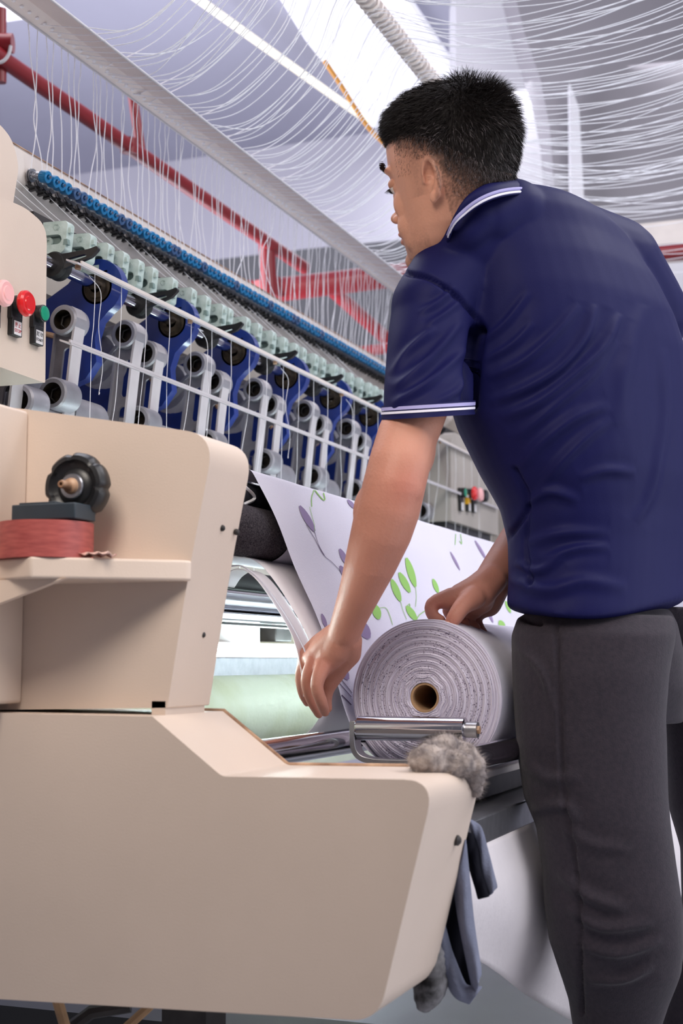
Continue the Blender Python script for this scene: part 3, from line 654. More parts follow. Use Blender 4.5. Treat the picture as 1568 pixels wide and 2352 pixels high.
o = tag(p_.build('paper_scrap', M['label']), 'curled white paper scrap on the left of the shelf edge', 'paper'); sm = o.modifiers.new('s', 'SOLIDIFY'); sm.thickness = .0008
sk_ = pY(195, 1277, YU-.078); p_ = MB(); G = []
for i in range(13):
    for j in range(6): G.append((sk_[0]-.026+.0045*i, YU-.080+.005*j, zs1+.0012+.0048*abs(math.sin(i*1.1+j*.9))+.001*math.sin(j)))
p_.add(G, [(i*6+j, i*6+j+1, (i+1)*6+j+1, (i+1)*6+j) for i in range(12) for j in range(5)])
M['stick'] = mat('sticker', (235, 200, 188), .5, rgb2=(196, 120, 110), nscale=60)
o = tag(p_.build('crumpled_sticker', M['stick']), 'crumpled pinkish sticker on the shelf edge right of the paper scrap', 'sticker'); sm = o.modifiers.new('s', 'SOLIDIFY'); sm.thickness = .0006
# ================================================================ rollers and take-up
YF = 1.96
fr = pY(573, 1211, 1.90)+np.array([-.034, 0, .0])
t = thing('felt_roller', (fr[0], 2.8, fr[2]-.04), 'grey rough felt covered roller beside the upper housing, cloth wound round it', 'roller')
MB().lathe((fr[0], 1.60, fr[2]), (0, 1, 0), [(0, .0395), (2.4, .0395)], 48).build('felt_cover', M['felt'], t)
MB().cyl((fr[0], 1.56, fr[2]), (fr[0], 4.05, fr[2]), .012, 16).build('shaft', M['steel'], t)
dr = np.array([-.938, 1.93, 1.094])
t = thing('dark_roller', (dr[0], 2.8, dr[2]-.03), 'dark blue black roller peeping out above the grey felt roller', 'roller')
MB().lathe((dr[0], 1.60, dr[2]), (0, 1, 0), [(0, .026), (2.4, .026)], 40).build('dark_cover', M['feltdark'], t)
MB().tube(smoothpath([(dr[0]+.012, 1.94, dr[2]+.024), (dr[0]+.024, 1.96, dr[2]+.012), (dr[0]+.027, 1.99, dr[2]-.002), (dr[0]+.022, 1.96, dr[2]-.015)]), .003, 6).build('fluff', M['thread'], t)
RX, RZ, RR = pY(977, 1602, YF)[0], pY(977, 1602, YF)[2], .112
ra = pY(808, 1702, YF); rollA = thing('chrome_roller', (ra[0], 2.6, ra[2]-.02), 'smoky chrome roller under the left side of the fabric roll', 'roller')
MB().lathe((ra[0]-.004, 1.50, ra[2]), (0, 1, 0), [(0, .0), (0, .016), (.003, .018), (2.5, .018), (2.5, 0)], 40).build('roller_tube', M['chrome'], rollA, angle=30)
rb = (RX+.112, RZ-.074)
rollB = thing('chrome_roller', (rb[0], 2.6, rb[1]-.02), 'dark shining chrome roller with its end wrapped in rag, right of the fabric roll', 'roller')
MB().lathe((rb[0], 1.66, rb[1]), (0, 1, 0), [(0, .0), (0, .015), (.003, .0165), (2.3, .0165), (2.3, 0)], 40).build('roller_tube', M['chrome'], rollB, angle=30)
MB().lathe((rb[0], 1.655, rb[1]), (0, 1, 0), [(0, .019), (.04, .021), (.045, .018)], 30).build('end_bush', M['rubber'], rollB)
# guide roller crossing in front of the roll
g1 = pY(822, 1672, 1.905); g2 = pY(1068, 1676, 1.905)
gr = thing('guide_roller', tuple((g1+g2)/2-np.array([0, 0, .05])), 'short bright chrome guide roller across the end of the fabric roll, in its bracket', 'roller')
MB().lathe(g1, (g2-g1), [(0, .006), (0, .0155), (.002, .0170), (np.linalg.norm(g2-g1), .0170), (np.linalg.norm(g2-g1)+.001, .015), (np.linalg.norm(g2-g1)+.001, .0)], 40).build('roller_tube', M['chrome'], gr, angle=30)
MB().cyl(g2, g2+np.array([.018, 0, 0]), .011, 16).build('end_block', M['steel'], gr)
MB().cyl(g2+np.array([.014, 0, 0]), g2+np.array([.021, 0, 0]), .006, 6).build('bolt', M['creamedge'], gr)
bk_ = MB(); path = [pY(x, y, 1.905) for x, y in ((816, 1655), (815, 1700), (822, 1728), (845, 1744), (900, 1750), (1010, 1750))]; path = smoothpath(path, 6); vv = []; ff = []
for i, p in enumerate(path):
    tng = path[min(i+1, len(path)-1)]-path[max(i-1, 0)]; tng /= np.linalg.norm(tng); nn = np.cross(tng, np.array([0, 1., 0]))
    for a_, b_ in ((-.004, -.013), (.004, -.013), (.004, .013), (-.004, .013)): vv.append(p+nn*a_+np.array([0, b_, 0]))
k = len(path); ff = [(i*4+j, i*4+(j+1) % 4, (i+1)*4+(j+1) % 4, (i+1)*4+j) for i in range(k-1) for j in range(4)]+[(0, 1, 2, 3), tuple((k-1)*4+j for j in (3, 2, 1, 0))]
bk_.add(vv, ff).build('bracket', M['steel'], gr, bevel=.001)
# front cross beams right of the housing
fbm = thing('front_beam', (-.53, 2.6, .60), 'stacked steel and cream cross beams below the rag end, running behind the man\'s leg', 'machine beam')
MB().box((-.555, 2.7, .6815), (.03, 2.2, .011)).build('light_rail', M['beam'], fbm, bevel=.002)
MB().box((-.57, 2.7, .659), (.03, 2.2, .030)).build('dark_channel', M['dark'], fbm, bevel=.002)
MB().box((-.535, 2.7, .622), (.07, 2.2, .040)).build('steel_beam', M['steel'], fbm, bevel=.003)
MB().box((-.60, 2.7, .60), (.10, 2.2, .02)).build('under_plate', M['dark'], fbm)
# interior glimpsed under the cloth: lamp tube, rollers, cream drum
def ylen(x, y, X): p = pX(x, y, X); return p
il = pX(590, 1495, -1.12); tl = thing('inspection_lamp', (-1.12, 2.6, il[2]-.02), 'glowing white tube lamp inside the machine behind the left hand', 'lamp')
MB().cyl((-1.12, 1.7, il[2]), (-1.12, 3.9, il[2]), .011, 16).build('lamp_tube', M['tube'], tl)
area('inspection_light', (-1.10, 2.75, il[2]+.0), (-.9, 2.75, il[2]-.02), 1.9, .03, 9, (.78, 1, .97))
area('inspection_light', (-1.10, 2.75, il[2]-.012), (-1.04, 2.75, il[2]-.3), 1.9, .03, 5, (.78, 1, .97))
MB().box((-1.155, 2.8, il[2]+.0), (.02, 2.2, .03)).build('lamp_batten', M['duct'], tl)
iz = lambda y, X: pX(590, y, X)[2]
tag(MB().box((-1.07, 2.8, (iz(1510, -1.07)+iz(1552, -1.07))/2), (.05, 2.3, iz(1510, -1.07)-iz(1552, -1.07))).build('steel_rail', M['steel'], None, bevel=.002), 'flat steel rail just below the glowing tube lamp', 'rail')
tag(MB().lathe((-1.06, 1.6, iz(1640, -1.0)-.0), (0, 1, 0), [(0, 0), (0, .066), (2.4, .066), (2.4, 0)], 48).build('cream_drum', M['creamdrum'], None, angle=30), 'stained pale cream drum under the steel rail and tube lamp', 'drum')
tag(MB().lathe((-1.0, 1.6, iz(1386, -1.0)), (0, 1, 0), [(0, 0), (0, .019), (2.4, .019), (2.4, 0)], 40).build('chrome_roller', M['chrome'], None, angle=30), 'chrome roller high inside the machine opening, below the black roller', 'roller')
tag(MB().lathe((-1.02, 1.6, iz(1342, -1.02)), (0, 1, 0), [(0, 0), (0, .018), (2.4, .018), (2.4, 0)], 40).build('black_roller', M['rubber'], None, angle=30), 'black roller at the top of the machine opening under the arched backing', 'roller')
tag(MB().box((-1.0, 2.8, iz(1422, -1.0)), (.06, 2.3, .012)).build('steel_rail', M['chrome'], None, bevel=.002), 'thin bright steel rail above the perforated strip inside the opening', 'rail')
mb = MB(); mb.box((-1.0, 2.8, iz(1437, -1.0)), (.04, 2.3, .004))
tag(mb.build('perforated_strip', M['dark']), 'dark perforated strip above the tube lamp inside the opening', 'strip')
cr = thing('lamp_carriage', (-1.16, 2.6, iz(1480, -1.16)), 'white clamp blocks above the tube lamp inside the opening', 'bracket')
for k in range(3):
    MB().box((-1.16, 2.46+.42*k, iz(1462, -1.16)), (.05, .10, .05)).build('clamp_block', M['duct'], cr, bevel=.003)
    MB().box((-1.17, 2.66+.42*k, iz(1455, -1.16)), (.04, .08, .03)).build('dark_block', M['dark'], cr, bevel=.003)
tag(MB().box((-1.26, 2.8, .86), (.02, 2.6, .52)).build('inner_panel', M['panelgrey'], None), 'pale inner panel behind the tube lamp', 'machine panel')
# ================================================================ cloth
M['white'] = mat('printed_cloth_ground', (216, 213, 228), .85, sheen=.2, bump=.35, bscale=420, spec=.15, stretch=(1, 1, 1))
M['pgreen'] = mat('leaf_green_print', (148, 194, 108), .85, spec=.1); M['pmauve'] = mat('mauve_print', (146, 130, 164), .85, spec=.1); M['pline'] = mat('dark_line_print', (98, 84, 110), .85, spec=.1)
fab = thing('fabric_roll', (RX, 2.8, RZ-RR), 'white printed cloth with green and mauve leaves, wound on a big roll', 'fabric')
pp = [pY(x, y, YF) for x, y in ((545, 1098), (560, 1082), (574, 1080), (590, 1108), (631, 1192), (673, 1304), (719, 1405), (748, 1482), (769, 1555), (788, 1622), (806, 1668))]
prof = [(p[0], p[2]) for p in pp]
a0 = math.atan2(prof[-1][1]-RZ, prof[-1][0]-RX)
for k in range(1, 9):
    a = a0+k*.17; q = min(1, k/4); rr_ = np.hypot(prof[10][0]-RX, prof[10][1]-RZ)*(1-q)+(RR+.001)*q
    prof.append((RX+rr_*math.cos(a), RZ+rr_*math.sin(a)))
prof3 = smoothpath([(a, 0, b) for a, b in prof], 5); NP = len(prof3)
ys = np.concatenate([np.linspace(YF, 2.3, 24), np.linspace(2.35, 4.0, 34)])
mb = MB(); mb.use(M['white']); V = []
for i, p in enumerate(prof3):
    s_ = i/(NP-1)
    for y_ in ys:
        wv = .0022*math.sin(y_*19+s_*5)*math.sin(math.pi*min(1, s_*1.3))+.0015*math.sin(y_*37-s_*9)*math.sin(math.pi*min(1, s_*1.3))
        sh_ = .0 
        V.append((p[0]+wv, y_+sh_, p[2]))
nY = len(ys); mb.add(V, [(i*nY+j, i*nY+j+1, (i+1)*nY+j+1, (i+1)*nY+j) for i in range(NP-1) for j in range(nY-1)])
from mathutils.bvhtree import BVHTree
bv = BVHTree.FromPolygons([Vector(q) for q in mb.v], [tuple(q) for q in mb.f])
def hit(x, y):
    r_ = Vector(ray(x, y)).normalized(); loc, nrm, idx, d = bv.ray_cast(Vector(CAM), r_)
    if loc is None: return None
    if nrm.dot(r_) > 0: nrm = -nrm
    return np.array(loc+nrm*.0012), np.array(nrm)
def zz6(x, y): return (480+x/2.178, 1050+y/2.178)
def pr_poly(mb, P, m):
    mb.use(m); Q = [hit(*p) for p in P]
    if any(q is None for q in Q): return
    c = np.mean([q[0] for q in Q], axis=0); n = len(Q)
    mb.add([q[0] for q in Q], [tuple(range(n))])
def leaf(mb, a, b, w, m, tip=0.):
    a = np.array(zz6(*a)); b = np.array(zz6(*b)); d = b-a; L = np.linalg.norm(d); n = np.array([-d[1], d[0]])/L; w = w/2.178*1.3; K = 7; ts = np.linspace(0, 1, K)
    wd = [w/2*(math.sin(math.pi*min(max(t*.92+.04, 0), 1))**.6) for t in ts]
    for i in range(K-1): pr_poly(mb, [a+d*ts[i]+n*wd[i], a+d*ts[i+1]+n*wd[i+1], a+d*ts[i+1]-n*wd[i+1], a+d*ts[i]-n*wd[i]], m)
def stem(mb, pts, w, m):
    P = smoothpath([(*zz6(*p), 0) for p in pts], 4)[:, :2]; w = w/2.178/2
    for i in range(len(P)-1):
        d = P[i+1]-P[i]; n = np.array([-d[1], d[0]])/(np.linalg.norm(d)+1e-9)*w
        pr_poly(mb, [P[i]+n, P[i+1]+n, P[i+1]-n, P[i]-n], m)
G_, Mv, Ln = M['pgreen'], M['pmauve'], M['pline']
for a, b, w_, m_ in (((450, 245), (525, 372), 26, Mv), ((650, 460), (690, 540), 22, Mv), ((652, 545), (690, 610), 22, Mv), ((560, 785), (585, 856), 16, Mv), ((745, 820), (797, 908), 44, Mv), ((640, 1020), (692, 1114), 34, Mv), ((690, 215), (730, 260), 16, Mv),
                     ((984, 505), (1030, 650), 27, G_), ((948, 578), (1002, 678), 26, G_), ((910, 612), (955, 722), 26, G_), ((1117, 610), (1144, 680), 18, G_), ((985, 745), (1035, 818), 26, G_), ((826, 740), (846, 812), 32, G_), ((1205, 475), (1252, 565), 9, Mv), ((1328, 418), (1387, 517), 11, Mv), ((1395, 775), (1418, 828), 10, Mv), ((1450, 818), (1474, 862), 24, G_), ((1480, 720), (1506, 780), 14, G_)): leaf(mb, a, b, w_, m_)
for pts_, w_, m_ in (([(523, 165), (510, 205), (511, 250)], 4, G_), ([(500, 250), (522, 335), (524, 372)], 2, G_), ([(528, 168), (545, 190), (568, 215), (577, 212), (570, 180)], 5, G_), ([(482, 340), (520, 400), (570, 490), (610, 525), (655, 572)], 2, Ln), ([(524, 372), (545, 440), (575, 495)], 2, Ln),
                     ([(1030, 650), (1034, 700), (1030, 750)], 2, G_), ([(955, 722), (965, 760), (985, 812)], 2, G_), ([(846, 757), (880, 755), (900, 790), (915, 840)], 2.5, G_), ([(1078, 770), (1050, 790), (1036, 812)], 4, G_), ([(985, 750), (1000, 735), (1002, 760)], 3, G_), ([(620, 1095), (660, 1145), (708, 1200)], 3, Ln), ([(640, 1090), (680, 1140), (712, 1180)], 3, Ln), ([(634, 1155), (660, 1190), (708, 1240)], 5, Ln),
                     ([(1232, 385), (1228, 440)], 3, G_), ([(1255, 385), (1262, 435), (1250, 420)], 3, G_), ([(1410, 560), (1440, 620)], 3, Mv)): stem(mb, pts_, w_, m_)
sheet = mb.build('fabric_sheet', None, fab, angle=60); tag(sheet, 'sheet of printed cloth coming down from the machine to the roll')
# wound roll body with ridged end
M['rollend'] = mat('roll_end', (222, 216, 232), .9, spec=.1)
nt = M['rollend'].node_tree; N = nt.nodes; Lk = nt.links; b_ = N['Principled BSDF']
tc = N.new('ShaderNodeTexCoord'); sp = N.new('ShaderNodeSeparateXYZ'); Lk.new(tc.outputs['Object'], sp.inputs[0])
def mth(op, a, b=None, c=None):
    n = N.new('ShaderNodeMath'); n.operation = op
    for i, v in enumerate((a, b, c)):
        if v is None: continue
        if isinstance(v, (int, float)): n.inputs[i].default_value = v
        else: Lk.new(v, n.inputs[i])
    return n.outputs[0]
zc_ = mth('SUBTRACT', sp.outputs[2], RR); rad = mth('SQRT', mth('ADD', mth('MULTIPLY', sp.outputs[0], sp.outputs[0]), mth('MULTIPLY', zc_, zc_))); ang = mth('ARCTAN2', zc_, sp.outputs[0])
def pol(ks, ka, kx, scale, det=2):
    cv = N.new('ShaderNodeCombineXYZ'); Lk.new(mth('MULTIPLY', rad, ks), cv.inputs[0]); Lk.new(mth('MULTIPLY', mth('SINE', ang), ka), cv.inputs[1]); Lk.new(mth('MULTIPLY', mth('COSINE', ang), kx), cv.inputs[2])
    n = N.new('ShaderNodeTexNoise'); n.inputs['Scale'].default_value = scale; n.inputs['Detail'].default_value = det; Lk.new(cv.outputs[0], n.inputs[0]); return n.outputs[0]
rings = pol(1500, 1.5, 1.5, 1., 4); dash = pol(700, 26, 26, 1., 1)
r1 = N.new('ShaderNodeValToRGB'); r1.color_ramp.elements[0].position = .36; r1.color_ramp.elements[1].position = .55; r1.color_ramp.elements[0].color = lin((186, 178, 200))+(1,); r1.color_ramp.elements[1].color = lin((226, 220, 236))+(1,)
Lk.new(rings, r1.inputs[0])
r2 = N.new('ShaderNodeValToRGB'); r2.color_ramp.elements[0].position = .615; r2.color_ramp.elements[1].position = .65; r2.color_ramp.elements[0].color = (0, 0, 0, 1); r2.color_ramp.elements[1].color = (1, 1, 1, 1); Lk.new(dash, r2.inputs[0])
gate = pol(160, .8, .8, 1., 1); gt = mth('GREATER_THAN', gate, .47)
mx = N.new('ShaderNodeMix'); mx.data_type = 'RGBA'; Lk.new(mth('MULTIPLY', mth('MULTIPLY', r2.outputs[0], gt), mth('LESS_THAN', rad, .100)), mx.inputs['Factor']); Lk.new(r1.outputs[0], mx.inputs['A']); mx.inputs['B'].default_value = lin((104, 94, 118))+(1,)
Lk.new(mx.outputs['Result'], b_.inputs['Base Color'])
bp = N.new('ShaderNodeBump'); bp.inputs['Strength'].default_value = .8; bp.inputs['Distance'].default_value = .003; Lk.new(rings, bp.inputs['Height']); Lk.new(bp.outputs[0], b_.inputs['Normal'])
rm = MB(); rm.use(M['rollend']); n = 160; radii = np.concatenate([np.linspace(.0215, .112, 120)]); V = []
for i, r_ in enumerate(radii):
    dome = .018*(1-(r_/.112)**2)*-0.3
    for j in range(n):
        q = 2*math.pi*j/n
        wob = .0016*math.sin(9*q+r_*90)*max(0, 1-(r_-.0215)/.026)*min(1, (r_-.0215)/.008)*1.3
        ridge = .0006*math.sin(r_*1900+.6*math.sin(3*q))+.0009*math.sin(r_*610+1.2*math.sin(2*q+1))+.0004*math.sin(r_*3100+q)
        rr_ = r_+wob
        ed = .004*max(0, (r_-.105)/.007)**2
        V.append((RX+rr_*math.cos(q), YF+dome+ridge+ed, RZ+rr_*math.sin(q)))
rm.add(V, [(i*n+j, i*n+(j+1) % n, (i+1)*n+(j+1) % n, (i+1)*n+j) for i in range(len(radii)-1) for j in range(n)])
rm.use(M['white']); rm.lathe((RX, 0, RZ), (0, 1, 0), [(YF+.003, .112), (YF+.02, .1125), (3.95, .1125), (3.95, .02)], 160, False)
rm.f = [q for q in rm.f]
ro = rm.build('rolled_cloth', None, fab, angle=50)
M['mauvefaint'] = mat('faint_mauve_print', (206, 196, 220), .85, spec=.1)
ct = thing('cardboard_tube', (RX, 2.9, RZ-.02), 'brown cardboard tube at the centre of the fabric roll', 'tube')
MB().lathe((RX, YF-.004, RZ), (0, 1, 0), [(0, .0180), (0, .0212), (1.99, .0212), (1.99, .0180), (0, .0180)], 48, False).build('tube_wall', M['card'], ct, angle=30)
# cloth round the felt roller
wr = MB(); V = []; aa = np.linspace(math.radians(40), math.radians(-200), 40); yy_ = np.concatenate([np.linspace(0, .2, 6), np.linspace(.25, 2., 8)])
for a in aa:
    for y_ in yy_: V.append((fr[0]+.0425*math.cos(a), 2.045+y_+.012*math.sin(a*1.5), fr[2]+.0425*math.sin(a)))
k = len(yy_); wr.add(V, [(i*k+j, i*k+j+1, (i+1)*k+j+1, (i+1)*k+j) for i in range(len(aa)-1) for j in range(k-1)])
wr.build('wrapped_cloth', M['white'], fab, angle=60)
# sheer backing fabric arching over the opening
bf = thing('backing_fabric', tuple(pY(700, 1690, 1.94)), 'plain off-white backing cloth arching round the lit opening, pinched by the left hand', 'fabric')
def sheetY(name, px, Y, Yend, m, par, wob=0.001, th=.001, solid=True, skew=0.):
    P = [pY(x, y, Y) for x, y in px]; P = smoothpath([(p[0], 0, p[2]) for p in P], 6); yv = np.linspace(0, Yend-Y, 26); mb = MB(); V = []
    for i, p in enumerate(P):
        for y_ in yv: V.append((p[0]+wob*math.sin(y_*23+i*.2), Y+y_+skew*i/len(P), p[2]))
    k = len(yv); mb.add(V, [(i*k+j, i*k+j+1, (i+1)*k+j+1, (i+1)*k+j) for i in range(len(P)-1) for j in range(k-1)])
    o = mb.build(name, m, par, angle=60)
    if solid: s_ = o.modifiers.new('s', 'SOLIDIFY'); s_.thickness = th
    return o
sheetY('outer_layer', [(470, 1286), (535, 1277), (590, 1290), (640, 1345), (690, 1425), (722, 1495), (735, 1560), (742, 1620), (728, 1660), (700, 1692)], 1.95, 3.6, M['vinyl'], bf)
sheetY('hem', [(500, 1345), (520, 1318), (548, 1306), (585, 1326), (632, 1390), (672, 1462), (690, 1530), (698, 1600)], 1.90, 1.955, M['vinyl'], bf, 0)
MB().tube(smoothpath([pY(x, y, 1.899) for x, y in ((530, 1300), (560, 1302), (605, 1340), (655, 1410), (690, 1472), (704, 1505))]), .0012, 6).build('hem_seam', M['white'], bf)
# batting sheet hanging below the front beams
bt = MB(); V = []; K = 40; J = 26; yv = np.linspace(1.62, 4.2, K)
for i, y_ in enumerate(yv):
    zbm = np.interp(y_, [1.6, 1.8, 2.1, 2.4, 3.2, 4.2], [.52, .47, .36, .25, .12, .08])
    for j in range(J):
        t_ = j/(J-1); x_ = -.505-.02*t_+.055*math.sin(math.pi*t_)*min(1, (y_-1.5)); V.append((x_+.004*math.sin(9*t_+y_*14+3*math.sin(t_*5))*t_, y_, .605+(zbm-.605)*t_))
for i, y_ in enumerate(yv): pass
bt.add(V, [(i*J+j, i*J+j+1, (i+1)*J+j+1, (i+1)*J+j) for i in range(K-1) for j in range(J-1)])
o = tag(bt.build('batting_sheet', M['batting'], None, angle=60), 'large white batting sheet sagging below the front beams behind the man\'s legs', 'cloth'); s_ = o.modifiers.new('s', 'SOLIDIFY'); s_.thickness = .006
# rag on the roller end, hanging cloths, dirty bundle
def remesh(mb, name, m, par, vox, smooth=4, disp=None, tagf=None, own=None):
    me = bpy.data.meshes.new('tmp'); me.from_pydata(mb.v, [], mb.f); bm = bmesh.new(); bm.from_mesh(me); bmesh.ops.recalc_face_normals(bm, faces=bm.faces); bm.to_mesh(me); bm.free()
    o = bpy.data.objects.new('tmp', me); scene.collection.objects.link(o)
    r = o.modifiers.new('r', 'REMESH'); r.mode = 'VOXEL'; r.voxel_size = vox
    if smooth: s = o.modifiers.new('s', 'SMOOTH'); s.iterations = smooth; s.factor = .6
    me2 = bpy.data.meshes.new_from_object(o.evaluated_get(bpy.context.evaluated_depsgraph_get())); bpy.data.objects.remove(o)
    n = len(me2.vertices); co = np.empty(n*3); me2.vertices.foreach_get('co', co); co = co.reshape(-1, 3)
    nr = np.empty(n*3); me2.vertices.foreach_get('normal', nr); nr = nr.reshape(-1, 3)
    if disp is not None: co = disp(co, nr)
    org = ORG[par.name] if par is not None else np.array([co[:, 0].mean(), co[:, 1].mean(), co[:, 2].min()])
    me2.vertices.foreach_set('co', (co-org).ravel()); me2.materials.clear(); me2.materials.append(m)
    me2.polygons.foreach_set('use_smooth', [True]*len(me2.polygons)); me2.polygons.foreach_set('material_index', [0]*len(me2.polygons)); me2.update()
    q = bpy.data.objects.new(name, me2); scene.collection.objects.link(q)
    if par is not None: q.parent = par
    else: q.location = org.tolist()
    ORG[q.name] = org; q['_co'] = 0; del q['_co']
    return q, co
from mathutils import noise as mn
def nz(p, s): return mn.noise(Vector(p)*s)
mb = MB()
for x, y, D_, r in ((985, 1752, 1.60, .022), (1000, 1738, 1.62, .022), (1030, 1730, 1.63, .022), (1055, 1738, 1.63, .022), (1072, 1760, 1.63, .020), (1082, 1785, 1.63, .017), (1086, 1810, 1.64, .012), (1040, 1758, 1.61, .022), (1010, 1760, 1.61, .018), (965, 1757, 1.61, .008)):
    mb.ell(pD(x, y, D_), (r, r, r*.85), n=12, k=8)
def dr_(co, nr): return co+nr*np.array([[.006*nz(c, 38)+.004*abs(nz(c, 90))] for c in co])
o, rc = remesh(mb, 'wool_rag', M['rag'], None, .0025, 2, dr_); RAG = o; rg_ = np.random.default_rng(3); fz = MB(); cr_ = rc.mean(0)
for i_ in rg_.integers(0, len(rc), 2600):
    p = rc[i_]; d = (p-cr_)/np.linalg.norm(p-cr_)+rg_.normal(0, .7, 3); d /= np.linalg.norm(d); sd = np.cross(d, rg_.normal(0, 1, 3)); sd /= np.linalg.norm(sd)*4000; fz.add([p-sd, p+sd, p+d*rg_.uniform(.004, .011)], [(0, 1, 2)])
ORG_ = ORG[o.name]; me_ = bpy.data.meshes.new('fluff'); me_.from_pydata((np.array(fz.v)-ORG_).tolist(), [], fz.f); me_.materials.append(M['rag']); fo_ = bpy.data.objects.new('fluff', me_); scene.collection.objects.link(fo_); fo_.parent = o
tag(o, 'fluffy grey wool rag wrapped over the roller end on the housing corner', 'rag')
def ribbon(name, L_, R_, D_, m, par, th=.004, bulge=.01, DD=None):
    Lp = smoothpath([(x, y, 0) for x, y in L_], 5)[:, :2]; Rp = smoothpath([(x, y, 0) for x, y in R_], 5)[:, :2]; n = min(len(Lp), len(Rp)); mb = MB(); V = []; W = 7
    for i in range(n):
        for j in range(W):
            t_ = j/(W-1); q = Lp[i]*(1-t_)+Rp[i]*t_; dd = D_ if DD is None else D_+DD*i/n
            V.append(pD(q[0], q[1], dd-bulge*math.sin(math.pi*t_)+.003*math.sin(i*.9+t_*7)))
    mb.add(V, [(i*W+j, i*W+j+1, (i+1)*W+j+1, (i+1)*W+j) for i in range(n-1) for j in range(W-1)])
    o = mb.build(name, m, par, angle=70); s = o.modifiers.new('s', 'SOLIDIFY'); s.thickness = th; sb_ = o.modifiers.new('ss', 'SUBSURF'); sb_.levels = 1; sb_.render_levels = 1
    return o
hc1 = thing('hanging_cloth', tuple(pD(1110, 2050, 1.68)), 'grey cloth strip with black lining hanging from the housing corner, shorter of the two', 'cloth')
ribbon('grey_side', [(1070, 1885), (1085, 1930), (1098, 1990), (1118, 2062)], [(1082, 1880), (1108, 1900), (1125, 1960), (1146, 2040)], 1.68, M['gcloth'], hc1)
ribbon('black_lining', [(1062, 1905), (1070, 1960), (1085, 2010), (1100, 2066)], [(1085, 1915), (1096, 1950), (1104, 2000), (1122, 2060)], 1.675, M['bcloth'], hc1, th=.003)
hc2 = thing('hanging_cloth', tuple(pD(1060, 2290, 1.66)), 'longer blue-grey cloth hanging in a loop beside the lower housing', 'cloth')
ribbon('front_fold', [(1062, 1925), (1040, 2010), (1048, 2110), (1085, 2290)], [(1072, 1930), (1082, 2020), (1092, 2120), (1110, 2240)], 1.66, M['gcloth'], hc2, bulge=.018)
ribbon('dark_fold', [(1040, 2000), (1010, 2110), (1020, 2200), (1080, 2280)], [(1052, 1990), (1058, 2100), (1075, 2200), (1096, 2262)], 1.675, M['bcloth'], hc2, bulge=.0)
ribbon('lower_fold', [(1000, 2120), (1020, 2230), (1045, 2285), (1078, 2304)], [(1012, 2110), (1040, 2200), (1068, 2262), (1108, 2270)], 1.665, M['gcloth'], hc2, bulge=.01)
mb = MB()
for x, y, r in ((1000, 2165, .012), (994, 2190, .015), (992, 2220, .017), (990, 2250, .018), (982, 2275, .018), (975, 2295, .012)): mb.ell(pD(x, y, 1.66), r, n=12, k=8)
M['dirty'] = mat('grimy_cloth', (150, 148, 152), .8, rgb2=(14, 13, 15), nscale=34)
o, _ = remesh(mb, 'grimy_bundle', M['dirty'], None, .003, 2, dr_); tag(o, 'grimy black and white bundle tucked under the grey hanging cloth', 'rag')
# under the lower housing
tag(MB().box(pD(200, 2400, 2.2), (1.2, .1, .12)).build('base_rail', M['black']), 'dark machine base rail below the lower housing at the left', 'machine base')
tag(MB().box(pD(445, 2380, 1.9), (.065, .06, .25)).build('support_post', M['dark']), 'dark support post under the lower housing', 'post')
tag(MB().tube([pD(130, 2290, 1.8), pD(150, 2360, 1.8), pD(165, 2420, 1.8)], .007, 8).build('belt', M['card']), 'brown belt below the left end of the lower housing', 'belt')
tag(MB().tube([pD(150, 2370, 1.85), pD(210, 2325, 1.85), pD(300, 2310, 1.85)], .009, 8).build('belt', M['dark']), 'dark belt crossing below the lower housing', 'belt')
tag(MB().tube([pD(290, 2360, 1.82), pD(345, 2310, 1.82)], .006, 8).build('belt', M['card']), 'brown belt left of the dark support post', 'belt')
# ================================================================ the man
M['skin'] = mat('skin', (196, 140, 112), .5, bump=.25, bscale=260, spec=.35, sss=.12)
nt = M['skin'].node_tree; a_ = nt.nodes.new('ShaderNodeVertexColor'); a_.layer_name = 'Col'; nt.links.new(a_.outputs[0], nt.nodes['Principled BSDF'].inputs['Base Color'])
M['shirt'] = mat('navy_polo', (21, 22, 72), .58, bump=.10, bscale=700, spec=.14)
M['stripe'] = mat('white_piping', (232, 230, 245), .7)
M['lilac'] = mat('lilac_piping', (168, 164, 214), .7)
M['pants'] = mat('charcoal_trousers', (56, 50, 58), .85, rgb2=(48, 44, 52), nscale=160, bump=.4, bscale=500, spec=.15, sheen=.1)
M['hair'] = mat('black_hair', (26, 20, 20), .6, spec=.3)
M['hairgrey'] = mat('grey_hair', (120, 112, 116), .45)
M['eye'] = mat('eye_white', (215, 205, 200), .3); M['pupil'] = mat('dark_iris', (30, 20, 16), .2)
M['nail'] = mat('fingernail', (214, 164, 148), .3, spec=.5)
man = thing('person', tuple(pD(1420, 2700, 2.1)*np.array([1, 1, 0])), 'man in navy polo shirt and charcoal trousers leaning over the fabric roll', 'person')
pD2 = pD
